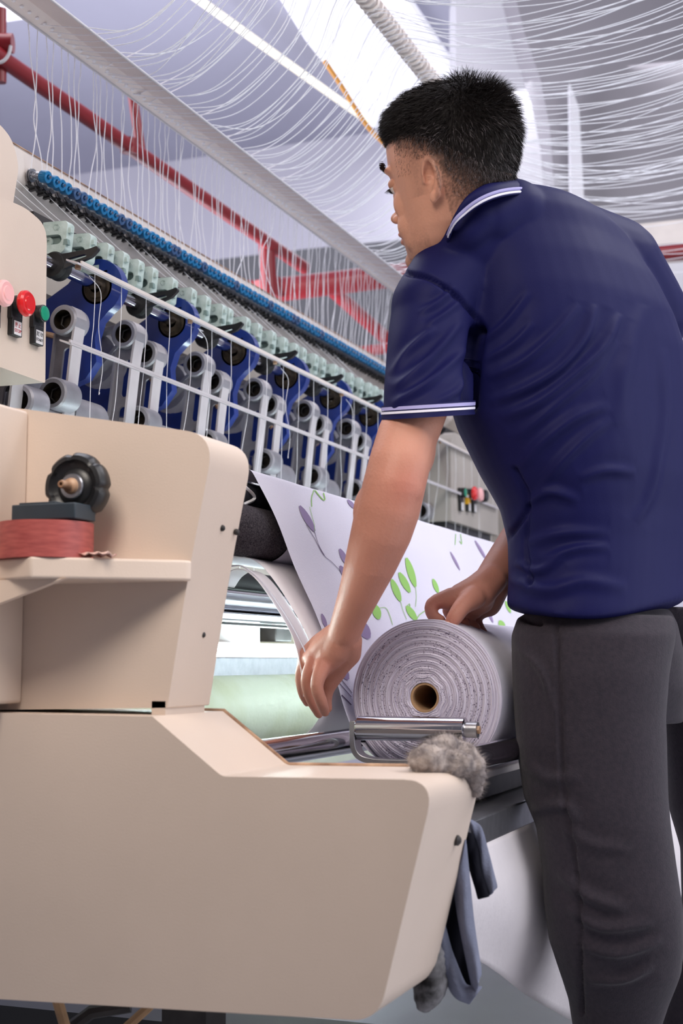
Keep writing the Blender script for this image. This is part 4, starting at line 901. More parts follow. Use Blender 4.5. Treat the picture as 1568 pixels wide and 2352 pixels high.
# ---- head frame
psi = math.radians(31); pit = math.radians(3)
F0 = -math.cos(psi)*RT+math.sin(psi)*DH; Fh = math.cos(pit)*F0-math.sin(pit)*ZZ; Uh = math.cos(pit)*ZZ+math.sin(pit)*F0; Lh = np.cross(Uh, Fh)   # left of the head
rol = math.radians(12); Uh, Lh = math.cos(rol)*Uh+math.sin(rol)*Lh, np.cross(math.cos(rol)*Uh+math.sin(rol)*Lh, Fh)
HS = 1.0
H0 = pD(1037, 420, 2.05)
AH = np.array([Fh, Lh, Uh]).T
def hp(x, y, z): return H0+AH@(np.array([x, y, z])*HS)
slices = [(.128, .012, -.030, .018), (.123, .042, -.056, .042), (.110, .066, -.078, .058), (.090, .082, -.090, .069), (.065, .090, -.097, .076), (.040, .091, -.098, .078), (.015, .090, -.096, .077), (-.010, .087, -.089, .075), (-.035, .085, -.076, .071), (-.060, .084, -.058, .066), (-.080, .083, -.036, .059), (-.098, .080, -.010, .049), (-.111, .074, .016, .037), (-.118, .062, .034, .022)]
def ring(c, ax1, r1, ax2, r2, n=32, e=2.3, flat=0.):
    out = []
    for j in range(n):
        q = 2*math.pi*j/n; cq, sq = math.cos(q), math.sin(q)
        out.append(c+ax1*r1*math.copysign(abs(cq)**(2/e), cq)+ax2*r2*math.copysign(abs(sq)**(2/e), sq))
    return out
def head_rings(grow=0., zmin=-9, shave=0.):
    R_ = []
    for z, xf, xb, w_ in slices:
        if z < zmin: continue
        c = (xf+xb)/2; rx = (xf-xb)/2+grow; n = 40; rr = []
        for j in range(n):
            q = 2*math.pi*j/n; cq, sq = math.cos(q), math.sin(q); e = 2.25
            u = c+rx*math.copysign(abs(cq)**(2/e), cq); taper = 1-.22*max(0, (u-c)/rx)**2
            v = (w_+grow)*taper*math.copysign(abs(sq)**(2/e), sq); rr.append(hp(u, v, z+grow*(1 if z > .1 else 0)*1.0))
        R_.append(rr)
    return R_
body = MB()
body.loft(head_rings()[::-1])
E_ = body.ell
def he(x, y, z, rx, ry, rz, n=14, rot=0.):
    A = AH.copy()
    if rot: c_, s_ = math.cos(rot), math.sin(rot); A = AH@np.array([[c_, 0, s_], [0, 1, 0], [-s_, 0, c_]])
    body.ell(hp(x, y, z), (rx, ry, rz), A, n=n, k=10)
he(.077, 0, .032, .0145, .050, .009)                        # brow
he(.088, 0, -.006, .008, .008, .026); he(.095, 0, -.031, .0105, .009, .009); he(.089, .011, -.035, .008, .0065, .007); he(.089, -.011, -.035, .008, .0065, .007)
he(.083, 0, -.058, .010, .024, .0065); he(.0815, 0, -.069, .0105, .021, .0065); he(.072, 0, -.098, .018, .022, .016)
for s in (1, -1):
    he(.058, s*.038, -.020, .020, .016, .026); he(.055, s*.038, -.052, .022, .016, .026); he(.040, s*.040, -.070, .03, .014, .026)
    he(.066, s*.034, .006, .013, .015, .010)
# ears: rim, lobe, concha
def earpt(s, a, r, out): return (-.004-.018*r*math.cos(a)-.004*math.sin(a), s*(.072+out), .004+.033*r*math.sin(a))
for s in (1, -1):
    for a in np.linspace(-2.2, 2.9, 26):
        x, y, z = -.008-.0125*math.cos(a)*(1 if a > -.6 else .8)+.003*math.sin(a), s*(.079+.010*max(0, math.cos(a))), -.001+.0262*math.sin(a)
        he(x, y, z, .0040, .0046, .0046, n=8)
    he(-.010, s*.077, -.004, .009, .005, .018, n=12); he(-.005, s*.080, -.028, .006, .005, .009, n=10)
    he(.006, s*.077, -.002, .004, .004, .006, n=8)
# neck and hidden trunk
nb = pD(1128, 580, 2.15)
body.chain([hp(-.030, 0, -.01), hp(-.028, 0, -.055), (hp(-.03, 0, -.07)*.5+nb*.5), nb+DH*.03, pD(1250, 760, 2.19), pD(1320, 1100, 2.16), pD(1370, 1380, 2.12)], [.054, .050, .047, .045, .09, .09, .08], n=24)
body.chain([hp(.03, .0, -.070), hp(-.005, 0, -.085)], [.038, .044], n=18)
# left arm
LS, LE, LW = pD(990, 690, 2.04), pD(915, 1095, 1.93), pD(792, 1448, 2.02)
def lp(x, y, D_): return pD(x, y, D_)
body.chain([nb, pD(1070, 660, 2.09), LS], [.05, .05, .046], 18)
body.chain([LS, lp(984, 830, 2.01), lp(966, 925, 1.99), lp(936, 1000, 1.952), lp(916, 1070, 1.93), lp(905, 1115, 1.925), lp(893, 1165, 1.93), lp(876, 1220, 1.94), lp(852, 1290, 1.955), lp(826, 1360, 1.975), lp(804, 1415, 1.995), lp(792, 1450, 2.01)],
           [.043, .041, .041, .0415, .0420, .0425, .0430, .0420, .0365, .0295, .0250, .0235], 22)
body.ell(lp(930, 1115, 1.915), (.026, .026, .034), n=14); body.ell(lp(958, 1020, 1.95), (.026, .030, .05), n=14); body.ell(lp(860, 1180, 1.94), (.030, .030, .045), n=14)
# left hand: flat palm then five fingers
def quadpalm(pts, th):
    for (p, r) in pts: body.ell(p, r, n=12, k=8)
DHn = 2.035
body.chain([lp(790, 1455, 2.015), lp(772, 1490, 2.025), lp(745, 1525, 2.03)], [.0225, .0225, .0165], 16)
body.chain([lp(775, 1462, 2.02), lp(742, 1490, 2.035), lp(714, 1512, 2.045)], [.019, .0175, .0125], 16)
body.chain([lp(768, 1460, 2.03), lp(735, 1480, 2.05), lp(706, 1500, 2.06)], [.018, .016, .0115], 16)
body.chain([lp(800, 1470, 2.02), lp(798, 1500, 2.04), lp(775, 1532, 2.05), lp(750, 1565, 2.055)], [.020, .0200, .0165, .0115], 16)
body.chain([lp(760, 1500, 2.03), lp(735, 1532, 2.04)], [.022, .017], 16)
FG = {'index': ([(742, 1528, 2.020), (727, 1574, 2.005), (738, 1612, 2.012), (746, 1636, 2.03)], [.0125, .0096, .0088, .0070]),
      'middle': ([(720, 1520, 2.035), (704, 1562, 2.030), (714, 1606, 2.042), (732, 1640, 2.06)], [.0115, .0090, .0082, .0068]),
      'ring': ([(706, 1508, 2.055), (690, 1548, 2.060), (695, 1590, 2.072), (705, 1614, 2.085)], [.0105, .0084, .0077, .0062]),
      'little': ([(702, 1498, 2.075), (692, 1530, 2.088), (692, 1566, 2.10), (700, 1590, 2.11)], [.0095, .0076, .0068, .0056]),
      'thumb': ([(775, 1540, 2.055), (752, 1578, 2.06), (746, 1604, 2.06), (750, 1626, 2.058)], [.0145, .0118, .0108, .0085])}
for k, (P, R_) in FG.items():
    Q = smoothpath([lp(*p) for p in P], 3); body.chain(list(Q), list(np.interp(np.linspace(0, 1, len(Q)), np.linspace(0, 1, len(R_)), R_)), 12)
# right arm (mostly behind the shirt) and hand on the roll
RS = pD(1440, 700, 2.32)
body.chain([nb, RS], [.05, .045], 16)
body.chain([RS, pD(1360, 1050, 2.36), pD(1250, 1180, 2.28), pD(1190, 1252, 2.20), pD(1150, 1300, 2.15), pD(1122, 1336, 2.12)], [.052, .044, .040, .034, .0275, .0235], 20)
body.chain([pD(1128, 1330, 2.12), pD(1100, 1358, 2.105), pD(1062, 1372, 2.10), pD(1030, 1380, 2.095)], [.0235, .0265, .0220, .0150], 16)
body.chain([pD(1135, 1345, 2.14), pD(1118, 1382, 2.15), pD(1095, 1405, 2.15)], [.024, .0235, .0150], 16)
body.chain([pD(1100, 1375, 2.12), pD(1085, 1395, 2.13)], [.024, .018], 16)
FR = {'thumb': ([(1088, 1372, 2.085), (1062, 1392, 2.065), (1044, 1418, 2.055), (1032, 1437, 2.055)], [.0180, .0135, .0118, .0092]),
      'index': ([(1035, 1372, 2.095), (992, 1388, 2.09), (994, 1414, 2.085), (1012, 1425, 2.08)], [.0145, .0102, .0094, .0080]),
      'middle': ([(1060, 1392, 2.12), (1030, 1402, 2.12), (1048, 1422, 2.115), (1068, 1431, 2.11)], [.0135, .0100, .0094, .0080]),
      'ring': ([(1092, 1400, 2.14), (1068, 1412, 2.14), (1076, 1430, 2.13), (1092, 1442, 2.125)], [.0125, .0098, .0090, .0078]),
      'little': ([(1106, 1404, 2.16), (1092, 1420, 2.16), (1100, 1440, 2.15), (1110, 1454, 2.14)], [.0115, .0090, .0082, .0070])}
for k, (P, R_) in FR.items():
    Q = smoothpath([lp(*p) for p in P], 3); body.chain(list(Q), list(np.interp(np.linspace(0, 1, len(Q)), np.linspace(0, 1, len(R_)), R_)), 12)
def sk_disp(co, nr):
    # small muscle and tendon relief on the forearm and the knuckles
    out = co.copy(); v = co-H0; L = v@AH; x, y, z = L[:, 0], L[:, 1], L[:, 2]
    d = -.0035*np.exp(-(((x-.068)/.016)**2+((np.abs(y)-.033)/.014)**2+((z-.010)/.010)**2))     # eye sockets
    d += -.010*np.exp(-(((x+.004)/.006)**2+((np.abs(y)-.080)/.014)**2+((z-.002)/.013)**2))    # ear hollows
    d += -.0022*np.exp(-(((x-.088)/.02)**2+((z+.0635)/.0022)**2+(y/.02)**2))                  # mouth line
    return out+nr*d[:, None]
bo, co = remesh(body, 'body', M['skin'], man, .0023, 5, sk_disp)
# colour of the skin: base, lips, brows, shaved sides, stubble
L = (co-H0)@AH; x, y, z = L[:, 0], L[:, 1], L[:, 2]; ay = np.abs(y)
base = np.array(lin((210, 154, 130))); hand = np.array(lin((192, 132, 114))); lip = np.array(lin((176, 104, 100))); hairc = np.array(lin((52, 40, 36))); red = np.array(lin((190, 112, 96)))
n = len(co); C = np.tile(base, (n, 1)); low = (1/(1+np.exp((co[:, 2]-1.15)/.07)))[:, None]; C = C*(1-low)+hand*low
nzv = np.array([mn.noise(Vector(c)*28) for c in co]); C *= (1+.10*nzv)[:, None]
def blend(m, col):
    global C
    m = np.clip(m, 0, 1)[:, None]; C = C*(1-m)+col*m
head = (z > -.14) & (np.abs(x) < .13) & (ay < .11) & (z < .16)
hl = np.interp(x, [-.09, -.06, -.03, -.005, .02, .05, .06], [-.040, -.030, -.005, .034, .045, .052, .066])
fin = np.array([mn.noise(Vector(c)*420) for c in co])
m_ = 1/(1+np.exp(-(z-hl+.012*fin)/.006)); blend(np.where(head & ((x < .05) | (z > .06)), m_*.88, 0), hairc)
sb_ = np.exp(-((x-.018)/.012)**2)*(z > -.02)*(z < .05)*(ay > .05); blend(np.where(head, sb_*.3*(.8+.5*fin), 0), hairc)
nape = (x < -.02)*(z < .02)*(z > -.075)/(1+np.exp(-(z+.055+(x+.03)*.25)/.012)); blend(np.where(head, nape*.62*(.85+.6*fin), 0), hairc)
blend(np.where(head, np.exp(-((z+.0635)/.0095)**2-((x-.088)/.020)**2-(y/.022)**2)*1.1, 0), lip)
blend(np.where(head, np.exp(-((z+.098)/.028)**2)*(x > .02)*.22*(1+fin), 0), hairc)
blend(np.where(head, np.exp(-((z+.047)/.006)**2-((x-.085)/.02)**2-(y/.022)**2)*.35, 0), hairc)
ed = np.linalg.norm(co-lp(935, 1120, 1.89), axis=1); blend(np.exp(-(ed/.03)**2)*.5, red)
for q in ((1000, 1385, 2.09), (738, 1530, 2.02), (712, 1515, 2.03), (1035, 1440, 2.05), (745, 1632, 2.04)):
    ed = np.linalg.norm(co-lp(*q), axis=1); blend(np.exp(-(ed/.016)**2)*.4, red)
ca = bo.data.color_attributes.new('Col', 'FLOAT_COLOR', 'POINT'); ca.data.foreach_set('color', np.hstack([C, np.ones((n, 1))]).ravel())
for nm, c_, r_ in (('thumb', (1027, 1440, 2.046), .0075),):
    A_ = np.array([RT, DH, ZZ]).T; ang_ = math.radians(-30); u_ = RT*math.cos(ang_)+ZZ*math.sin(ang_); 
    nl = MB().ell(lp(*c_), (.0066, .0024, .0085), np.array([u_, DH, np.cross(u_, DH)]).T, n=16, k=8).build('fingernail', M['nail'], man)
# eyes and brows
for s in (1, -1):
    e0 = MB().ell(hp(.0705, s*.033, .008), .0118, n=20, k=14).build('eye', M['eye'], man)
    MB().ell(hp(.0795, s*.034, .004), .0052, n=14, k=8).build('iris', M['pupil'], e0)
    ld = MB(); ld.ell(hp(.0710, s*.033, .0115), (.0128, .0135, .0100), AH, n=20, k=12); ld.build('eyelid', mat('eyelid', (190, 134, 108), .5, sss=.1), e0) if s == 1 else ld.build('eyelid', bpy.data.materials['eyelid'], e0)
    lash = MB()
    for i in range(14):
        b = hp(.0825-.0012*abs(i-6)*.4, s*(.022+.0018*i), .0045); lash.tube([b, b+AH@np.array([.007, s*.001*(i-6)*.3, -.004])], [.0004, .0001], 3)
    lash.build('eyelashes', M['hair'], e0)
    br = MB(); r_ = np.random.default_rng(5)
    for i in range(150):
        t_ = r_.random(); b = hp(.0935-.020*t_**2, s*(.012+.042*t_), .034+.006*math.sin(t_*2.6)+r_.normal(0, .0022)); br.tube([b, b+AH@np.array([.003, s*.007, .003-.003*t_])], [.0005, .0001], 3)
    br.build('eyebrow', M['hair'], man)
# ---- hair: a close cap plus thousands of short tapering strands
capm = MB(); cap_r = []
CV = []; n = 64; rows_ = []
def hairline(q):                                            # lowest z of hair at angle q (0 = front)
    a = abs(q)
    return float(np.interp(a, [0, .5, .85, 1.2, 1.5, 1.9, 2.5, 3.15], [.074, .072, .070, .068, .060, .030, -.004, -.016]))
def surf(q, z, grow):
    zs_ = [s_[0] for s_ in slices][::-1]; xf = np.interp(z, zs_, [s_[1] for s_ in slices][::-1]); xb = np.interp(z, zs_, [s_[2] for s_ in slices][::-1]); w_ = np.interp(z, zs_, [s_[3] for s_ in slices][::-1])
    c = (xf+xb)/2; rx = (xf-xb)/2+grow; cq, sq = math.cos(q), math.sin(q); e = 2.25; u = c+rx*math.copysign(abs(cq)**(2/e), cq); tp = 1-.22*max(0, (u-c)/rx)**2
    return np.array([u, (w_+grow)*tp*math.copysign(abs(sq)**(2/e), sq), z])
def length(q, t):                                           # longer on top and towards the crown, faded low at the sides
    return .004+.016*min(1, t*1.6)
rows = 16; V = []
for i in range(rows):
    t_ = i/(rows-1)
    for j in range(n):
        q = -math.pi+2*math.pi*j/n; z0 = hairline(q); z_ = z0+(.1275-z0)*t_**.9; g_ = -.0005+.0070*min(1, t_*2.2)
        p = surf(q, z_, g_); p[2] += .006*max(0, (z_-.08)/.0475)
        V.append(hp(*p))
f = [(i*n+j, i*n+(j+1) % n, (i+1)*n+(j+1) % n, (i+1)*n+j) for i in range(rows-1) for j in range(n)]+[tuple(range((rows-1)*n, rows*n))]
capm.use(M['hair']); capm.add(V, f)
r_ = np.random.default_rng(11); crown = np.array([-.070, 0, .105])
for i in range(26000):
    q = r_.uniform(-math.pi, math.pi); t_ = r_.random()**.75; z0 = hairline(q)-.004; z_ = z0+(.1275-z0)*t_; g_ = -.0005+.0070*min(1, t_*2.2)
    p = surf(q, z_, g_); p[2] += .006*max(0, (z_-.08)/.0475)
    if t_ > .93: a_ = r_.uniform(0, 6.28); rr = math.sqrt(r_.random())*.045; p = np.array([-.006+rr*math.cos(a_)*1.1, rr*math.sin(a_), .1345])
    nrm = np.array([p[0]/.95, p[1]/.8, max(p[2], -.02)*.9]); nrm /= np.linalg.norm(nrm)
    comb = np.array([.9, 0, -.35]) if p[0] > -.05 else np.array([-.25, 0, -.8])
    if p[2] < .05: comb = np.array([.05, 0, -1.])
    wc_ = math.exp(-(np.linalg.norm((p-crown)*np.array([1, .8, 1]))/.034)**2); s_f = 1/(1+math.exp((-.045-p[0])/.012)); comb = (np.array([.9, 0, -.35])*s_f+np.array([-.25, 0, -.8])*(1-s_f)) if p[2] > .05 else comb
    comb = comb*(1-wc_)+((p-crown)*12+np.array([-.35, 0, .7]))*wc_
    d = nrm*(.38+.5*wc_)+comb*.8+r_.normal(0, .16, 3); d /= np.linalg.norm(d); Ls = (.005+.017*min(1, t_*1.4))*r_.uniform(.7, 1.15)
    Ls *= 1+.3*wc_
    b = p-nrm*.001; side = np.cross(d, r_.normal(0, 1, 3)); side /= np.linalg.norm(side); wd = .00032
    capm.use(M['hairgrey'] if (r_.random() < (.10 if z_ < .07 and p[0] < .03 else .012)) else M['hair'])
    m1 = b+d*Ls*.6; e1 = b+d*Ls+np.array([0, 0, -.15*Ls])
    capm.add([hp(*(b-side*wd)), hp(*(b+side*wd)), hp(*(m1+side*wd*.7)), hp(*(m1-side*wd*.7)), hp(*e1)], [(0, 1, 2, 3), (3, 2, 4)])
# short hairs in the faded zone
for i in range(16000):
    q = r_.choice([-1, 1])*r_.uniform(.95, 3.14); z0 = hairline(q); z_ = z0+.006-r_.random()**1.3*(.060 if abs(q) > 1.9 or abs(q) < 1.3 else .04); 
    if (1.4 < abs(q) < 1.8 and z_ < .030) or (abs(q) < 1.4 and r_.random() < .72): continue
    p = surf(q, z_, .0005); d = np.array([.1*(p[0] > 0), p[1]*4, -.8])+r_.normal(0, .25, 3); d /= np.linalg.norm(d); side = np.cross(d, r_.normal(0, 1, 3)); side /= np.linalg.norm(side)
    capm.use(M['hairgrey'] if r_.random() < .25 else M['hair']); Ls = r_.uniform(.002, .0045)+.006*max(0, 1-(z0-z_)/.018)
    capm.add([hp(*(p-side*.00018)), hp(*(p+side*.00018)), hp(*(p+d*Ls))], [(0, 1, 2)])
def build_raw(mb, name, parent):
    me = bpy.data.meshes.new(name); me.from_pydata((np.array(mb.v)-ORG[parent.name]).tolist(), [], mb.f)
    for q in mb.mats: me.materials.append(q)
    me.polygons.foreach_set('material_index', mb.mi); me.polygons.foreach_set('use_smooth', [True]*len(me.polygons))
    o = bpy.data.objects.new(name, me); scene.collection.objects.link(o); o.parent = parent; ORG[o.name] = ORG[parent.name]; return o
tag(build_raw(capm, 'hair', man), 'short black hair, flecked with grey at the back')
# ---- shirt
phi = math.radians(40); FB = -math.cos(phi)*RT+math.sin(phi)*DH; LB = -math.sin(phi)*RT-math.cos(phi)*DH
sh_ = MB()
rr = [(1412, 1372, 210, 2.10, 0), (1350, 1374, 209, 2.11, 0), (1250, 1376, 214, 2.13, 0), (1180, 1370, 226, 2.14, 0), (1100, 1354, 256, 2.15, 0), (1000, 1330, 278, 2.16, 0), (900, 1312, 290, 2.17, 0), (800, 1300, 288, 2.18, 0), (720, 1285, 276, 2.18, 0), (640, 1265, 255, 2.18, 0), (580, 1248, 232, 2.18, 0), (530, 1240, 206, 2.17, 0), (495, 1234, 172, 2.16, 0), (470, 1220, 135, 2.15, 0), (455, 1195, 90, 2.145, 0)]
R_ = []
for yp, cx, hw, D_, _ in rr:
    c = pD(cx, yp, D_); b_w = hw/FPX*D_*.80; a_w = hw/FPX*D_*1.22
    R_.append(ring(c, FB, b_w, LB, a_w, 44, 2.25))
sh_.loft(R_)
lo_ = [(1018, 600, 2.04), (1040, 526, 1.975), (1070, 494, 1.964), (1112, 466, 1.962), (1160, 450, 1.982), (1212, 446, 2.030), (1243, 457, 2.11), (1232, 458, 2.20), (1140, 495, 2.24), (1055, 552, 2.20), (1022, 592, 2.12)]
sh_.chain([pD(1085, 540, 2.035), pD(1125, 505, 2.03), pD(1175, 490, 2.05), pD(1225, 515, 2.11)], [.040, .045, .05, .048], 20)
sh_.chain([pD(1050, 625, 2.06), pD(1090, 580, 2.05), pD(1140, 555, 2.06), pD(1190, 545, 2.09), pD(1240, 545, 2.14), pD(1300, 560, 2.18)], [.050, .054, .058, .062, .062, .06], 20)
sh_.chain([pD(1054, 560, 2.024), pD(1073, 533, 2.010), pD(1100, 506, 2.010), pD(1133, 487, 2.021), pD(1168, 475, 2.040)], [.030, .031, .031, .031, .032], 16)
# shoulders and sleeves
sh_.chain([pD(1130, 560, 2.12), pD(1045, 640, 2.06), pD(998, 706, 2.03)], [.062, .068, .062], 24)
sh_.chain([pD(1250, 560, 2.22), pD(1400, 620, 2.28), pD(1470, 720, 2.30)], [.08, .085, .075], 24)
slv = [(998, 700, 2.03, .060), (992, 760, 2.015, .0625), (986, 820, 2.0, .0625), (983, 880, 1.978, .0630), (982, 950, 1.965, .0625)]
Rg = []
adir = pD(982, 942, 1.975)-pD(998, 700, 2.03); adir /= np.linalg.norm(adir); s1 = np.cross(adir, DH); s1 /= np.linalg.norm(s1); s2 = ray(982, 944); s2 /= np.linalg.norm(s2); s1 = RT*.998-ZZ*-.06; s1 = s1-s2*(s1@s2); s1 /= np.linalg.norm(s1)
tilt = -.10
for x_, y_, D_, r_ in slv: Rg.append(ring(pD(x_, y_, D_), s1, r_*1.0, s2, r_*1.08, 36, 2.0))
sh_.loft(Rg)
rs = [(1470, 720, 2.30, .075), (1450, 900, 2.34, .065), (1420, 1000, 2.36, .062)]
sh_.loft([ring(pD(a, b, c), RT, r, DH, r, 30, 2) for a, b, c, r in rs])
folds = [  # (polyline in the picture of the back, ridge height, width) – soft pulls of the cloth from the armpit
 ([(1100, 790), (1160, 740), (1215, 670)], .0032, 9), ([(1110, 830), (1175, 790), (1225, 740)], .003, 9), ([(1120, 870), (1200, 830), (1270, 770), (1330, 700)], .004, 12),
 ([(1120, 925), (1210, 890), (1290, 840), (1345, 770), (1365, 700)], .0055, 13), ([(1150, 960), (1240, 920), (1330, 850), (1390, 790), (1425, 720)], .0065, 15), ([(1180, 1010), (1270, 935), (1360, 860), (1420, 780)], .004, 13),
 ([(1190, 1080), (1240, 1020), (1320, 960), (1400, 930)], .004, 15), ([(1230, 1130), (1290, 1060), (1340, 1010), (1400, 960)], .0045, 14), ([(1205, 1160), (1260, 1130), (1330, 1150)], .0045, 13),
 ([(1330, 1100), (1390, 1080), (1460, 1085)], .004, 13), ([(1200, 1250), (1290, 1225), (1400, 1225)], .004, 14), ([(1240, 1290), (1320, 1260), (1400, 1255)], .0045, 12), ([(1180, 1290), (1230, 1310), (1290, 1280)], .004, 10),
 ([(1160, 1335), (1250, 1350), (1340, 1330), (1440, 1345)], .004, 14), ([(1525, 800), (1530, 950), (1500, 1120), (1460, 1200)], .004, 14), ([(1480, 700), (1440, 840), (1420, 980)], .003, 22),
 ([(905, 890), (990, 820), (1060, 740)], .0042, 11), ([(900, 930), (980, 880), (1075, 800)], .0042, 11), ([(895, 860), (940, 800), (1000, 750)], .0035, 10), ([(960, 720), (1010, 690), (1045, 660)], .003, 8), ([(975, 750), (1020, 720), (1060, 690)], .0025, 8), ([(1000, 925), (1060, 890), (1090, 830)], .003, 10),
 ([(1160, 1240), (1210, 1160), (1180, 1080)], -.0035, 6), ([(1210, 1165), (1205, 1260), (1215, 1340)], -.003, 5), ([(935, 628), (990, 640), (1050, 680), (1095, 730), (1105, 760)], -.004, 4.5), ([(1098, 760), (1085, 850), (1080, 930)], -.010, 12)]
tf_ = None
def seg_d(P, a, b):
    ab = b-a; t_ = np.clip(((P-a)@ab)/(ab@ab), 0, 1); q = a+t_[:, None]*ab; return np.linalg.norm(P-q, axis=1), t_
def shirt_disp(co, nr):
    v = co-CAM; D_ = v@FW; px = 784+FPX*(v@RT)/D_; py = 1176-FPX*(v@UP)/D_; P = np.stack([px, py], 1); fc = np.clip(-(nr@FW)*3+.3, 0, 1); h = np.zeros(len(co))
    for pl, hh, w_ in folds:
        pl = smoothpath([(a, b, 0) for a, b in pl], 4)[:, :2]; best = np.full(len(co), 1e9); tt = np.zeros(len(co)); k = len(pl)-1
        for i in range(k):
            d, t_ = seg_d(P, pl[i], pl[i+1]); m = d < best; best[m] = d[m]; tt[m] = ((i+t_)/k)[m]
        ends = np.sin(np.pi*np.clip(tt, .0, 1))**.6 if hh > 0 else np.ones(len(co))
        h += hh*np.exp(-(best/w_)**2)*ends-(hh*.55*np.exp(-(best/(w_*2.4))**2)*ends if hh > 0 else 0)
    n3 = np.array([mn.noise(Vector((c[0]*9, c[1]*9, c[2]*7))) for c in co])
    # hem of the shirt flares and dips
    co = co+nr*((h*2.3*fc+.0030*n3)[:, None])
    if folds is not tf_:
        w_ = np.clip((py-1300)/90, 0, 1)*(py > 1300); co[:, 2] -= w_*(.024*(1-((px-1340)/200)**2)-.014)
    return co
so, _ = remesh(sh_, 'polo_shirt', M['shirt'], man, .0032, 22, shirt_disp)
tag(so, 'navy polo shirt with folds running down from the armpit')
def band(center, a1, r1, a2, r2, axis, h, t, m, nm):
    n_ = 64; o1 = ring(center, a1, r1+t, a2, r2+t, n_, 2.0); i1 = ring(center, a1, r1-.003, a2, r2-.003, n_, 2.0); V = o1+[p+axis*h for p in o1]+[p+axis*h for p in i1]+i1
    f = [(k*n_+j, k*n_+(j+1) % n_, ((k+1) % 4)*n_+(j+1) % n_, ((k+1) % 4)*n_+j) for k in range(4) for j in range(n_)]
    return MB().add(V, f).build(nm, m, so, angle=50)
c_ = pD(982, 952, 1.965)
for off, h_, m_, t_ in ((-.0, .004, M['shirt'], .0035), (-.0075, .0035, M['stripe'], .0032), (-.0145, .005, M['lilac'], .0032), (-.009, .009, M['shirt'], .0024), (-.017, .003, M['shirt'], .0030)):
    band(c_+adir*off, s1, .0620, s2, .0660, adir, h_, t_, m_, 'sleeve_trim')
# collar: a folded band round the neck with piping along its edge
up_ = [(1030, 572, 2.04), (1042, 515, 1.975), (1062, 466, 1.962), (1094, 436, 1.968), (1134, 418, 1.995), (1176, 414, 2.045), (1205, 426, 2.12), (1195, 436, 2.19), (1130, 462, 2.235), (1060, 520, 2.22), (1024, 575, 2.15)]
Pu = smoothpath([pD(*q) for q in up_], 6); Pl = smoothpath([pD(*q) for q in lo_], 6); cb_ = MB(); V = []; W = 6; nC = len(Pu); mid = Pu.mean(0)
for i in range(nC):
    for j in range(W):
        t_ = j/(W-1); p = Pu[i]*(1-t_)+Pl[i]*t_; ob = p-mid; ob[2] = 0; ob /= np.linalg.norm(ob); V.append(p+ob*.006*math.sin(math.pi*t_)+ZZ*.004*math.sin(math.pi*t_))
cb_.add(V, [(i*W+j, i*W+j+1, (i+1)*W+j+1, (i+1)*W+j) for i in range(nC-1) for j in range(W-1)])
col = cb_.build('collar', M['shirt'], man, angle=80); s_ = col.modifiers.new('s', 'SOLIDIFY'); s_.thickness = .0028; s_.offset = 0
for t_, r_, m_ in ((.99, .0016, M['shirt']), (.93, .0021, M['stripe']), (.80, .0024, M['lilac'])):
    P_ = []
    for i in range(4, nC-4):
        p = Pu[i]*(1-t_)+Pl[i]*t_; ob = p-mid; ob[2] = 0; ob /= np.linalg.norm(ob); P_.append(p+ob*(.006*math.sin(math.pi*t_)+.0015)+ZZ*.004*math.sin(math.pi*t_))
    MB().tube(P_, r_, 8).build('collar_piping', m_, col)
cs_ = MB(); V = []
Pi = [p*1.0 for p in Pu]
for i in range(nC):
    ob = Pu[i]-mid; ob[2] = 0; ob /= np.linalg.norm(ob)
    V += [Pu[i], Pu[i]-ob*.004-ZZ*.03]
pass
# ---- trousers
tr = MB()
pel = [(1400, 1376, 176, 2.11), (1430, 1378, 192, 2.10), (1500, 1392, 196, 2.12), (1580, 1420, 180, 2.16), (1660, 1450, 130, 2.2)]
tr.loft([ring(pD(cx, yp, D_), FB, hw/FPX*D_*.78, LB, hw/FPX*D_*1.12, 36, 2.2) for yp, cx, hw, D_ in pel])
leg = [(1415, 1366, 176, 2.09), (1460, 1362, 186, 2.06), (1550, 1356, 178, 2.04), (1650, 1354, 171, 2.03), (1750, 1360, 168, 2.02), (1830, 1368, 163, 2.01), (1900, 1386, 152, 2.0), (2000, 1400, 152, 2.0), (2080, 1408, 156, 2.0), (2160, 1414, 154, 2.01), (2230, 1420, 138, 2.02), (2300, 1418, 112, 2.04), (2360, 1414, 98, 2.05), (2500, 1416, 90, 2.07), (2720, 1420, 92, 2.09)]
tr.loft([ring(pD(cx, yp, D_), RT, hw/FPX*D_, DH, min(hw/FPX*D_, .115)*.95, 36, 2.15) for yp, cx, hw, D_ in leg])
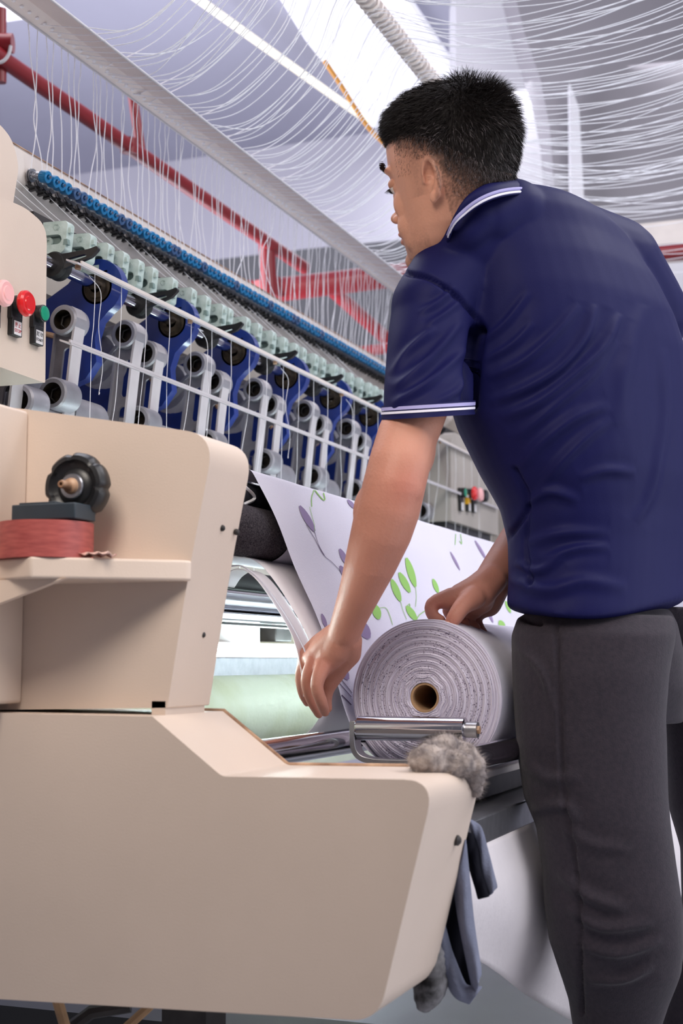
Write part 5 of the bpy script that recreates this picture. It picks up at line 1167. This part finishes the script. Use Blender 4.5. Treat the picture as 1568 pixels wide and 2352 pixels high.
leg2 = [(1400, 1500, 140, 2.25), (1500, 1610, 120, 2.30), (1700, 1640, 118, 2.32), (1850, 1650, 115, 2.34), (1950, 1668, 104, 2.36), (2060, 1672, 104, 2.37), (2160, 1660, 102, 2.38), (2240, 1630, 92, 2.38), (2320, 1600, 80, 2.38), (2500, 1590, 80, 2.38), (2660, 1590, 82, 2.38)]
tr.loft([ring(pD(cx, yp, D_), RT, hw/FPX*D_, DH, hw/FPX*D_*.95, 32, 2.15) for yp, cx, hw, D_ in leg2])
tf = [([(1180, 1480), (1240, 1540), (1270, 1640)], .003, 10), ([(1200, 1750), (1260, 1790), (1330, 1780)], .004, 16), ([(1220, 1860), (1290, 1850), (1330, 1890)], .005, 14), ([(1290, 1900), (1360, 1940), (1450, 1950)], .004, 15), ([(1280, 2000), (1350, 2060), (1440, 2090)], .006, 16), ([(1300, 2080), (1380, 2130), (1500, 2120)], .006, 14), ([(1330, 2170), (1420, 2190), (1520, 2160)], .005, 13), ([(1350, 2250), (1430, 2250), (1500, 2220)], .005, 12),
      ([(1278, 1440), (1285, 1650), (1295, 1830), (1315, 1950), (1330, 2100), (1335, 2330)], -.003, 4), ([(1268, 1440), (1273, 1650), (1283, 1830), (1303, 1950)], .0016, 5), ([(1168, 1372), (1200, 1420), (1240, 1430)], -.005, 5)]
def pants_disp(co, nr):
    global folds, tf_
    tf_ = tf; sv_, folds = folds, tf
    v = co-CAM; D_ = v@FW; px = 784+FPX*(v@RT)/D_; py = 1176-FPX*(v@UP)/D_
    r = shirt_disp(co, nr); folds = sv_
    # soft vertical front hollow on the side facing the machine
    return r
to, _ = remesh(tr, 'trousers', M['pants'], man, .0042, 8, pants_disp)
for (x_, D_) in ((1420, 2.09), (1590, 2.38)):
    b = pD(x_, 2700, D_); b = np.array([b[0], b[1], 0]); s_ = MB()
    s_.loft([ring(b+np.array([0, 0, z_])+FB*o_, FB, a_, LB, w_, 24, 2.3) for z_, o_, a_, w_ in ((.0, .05, .14, .048), (.02, .05, .145, .052), (.05, .045, .13, .05), (.08, .01, .08, .045), (.11, -.01, .055, .042))])
    s_.build('shoe', M['sole'], man)
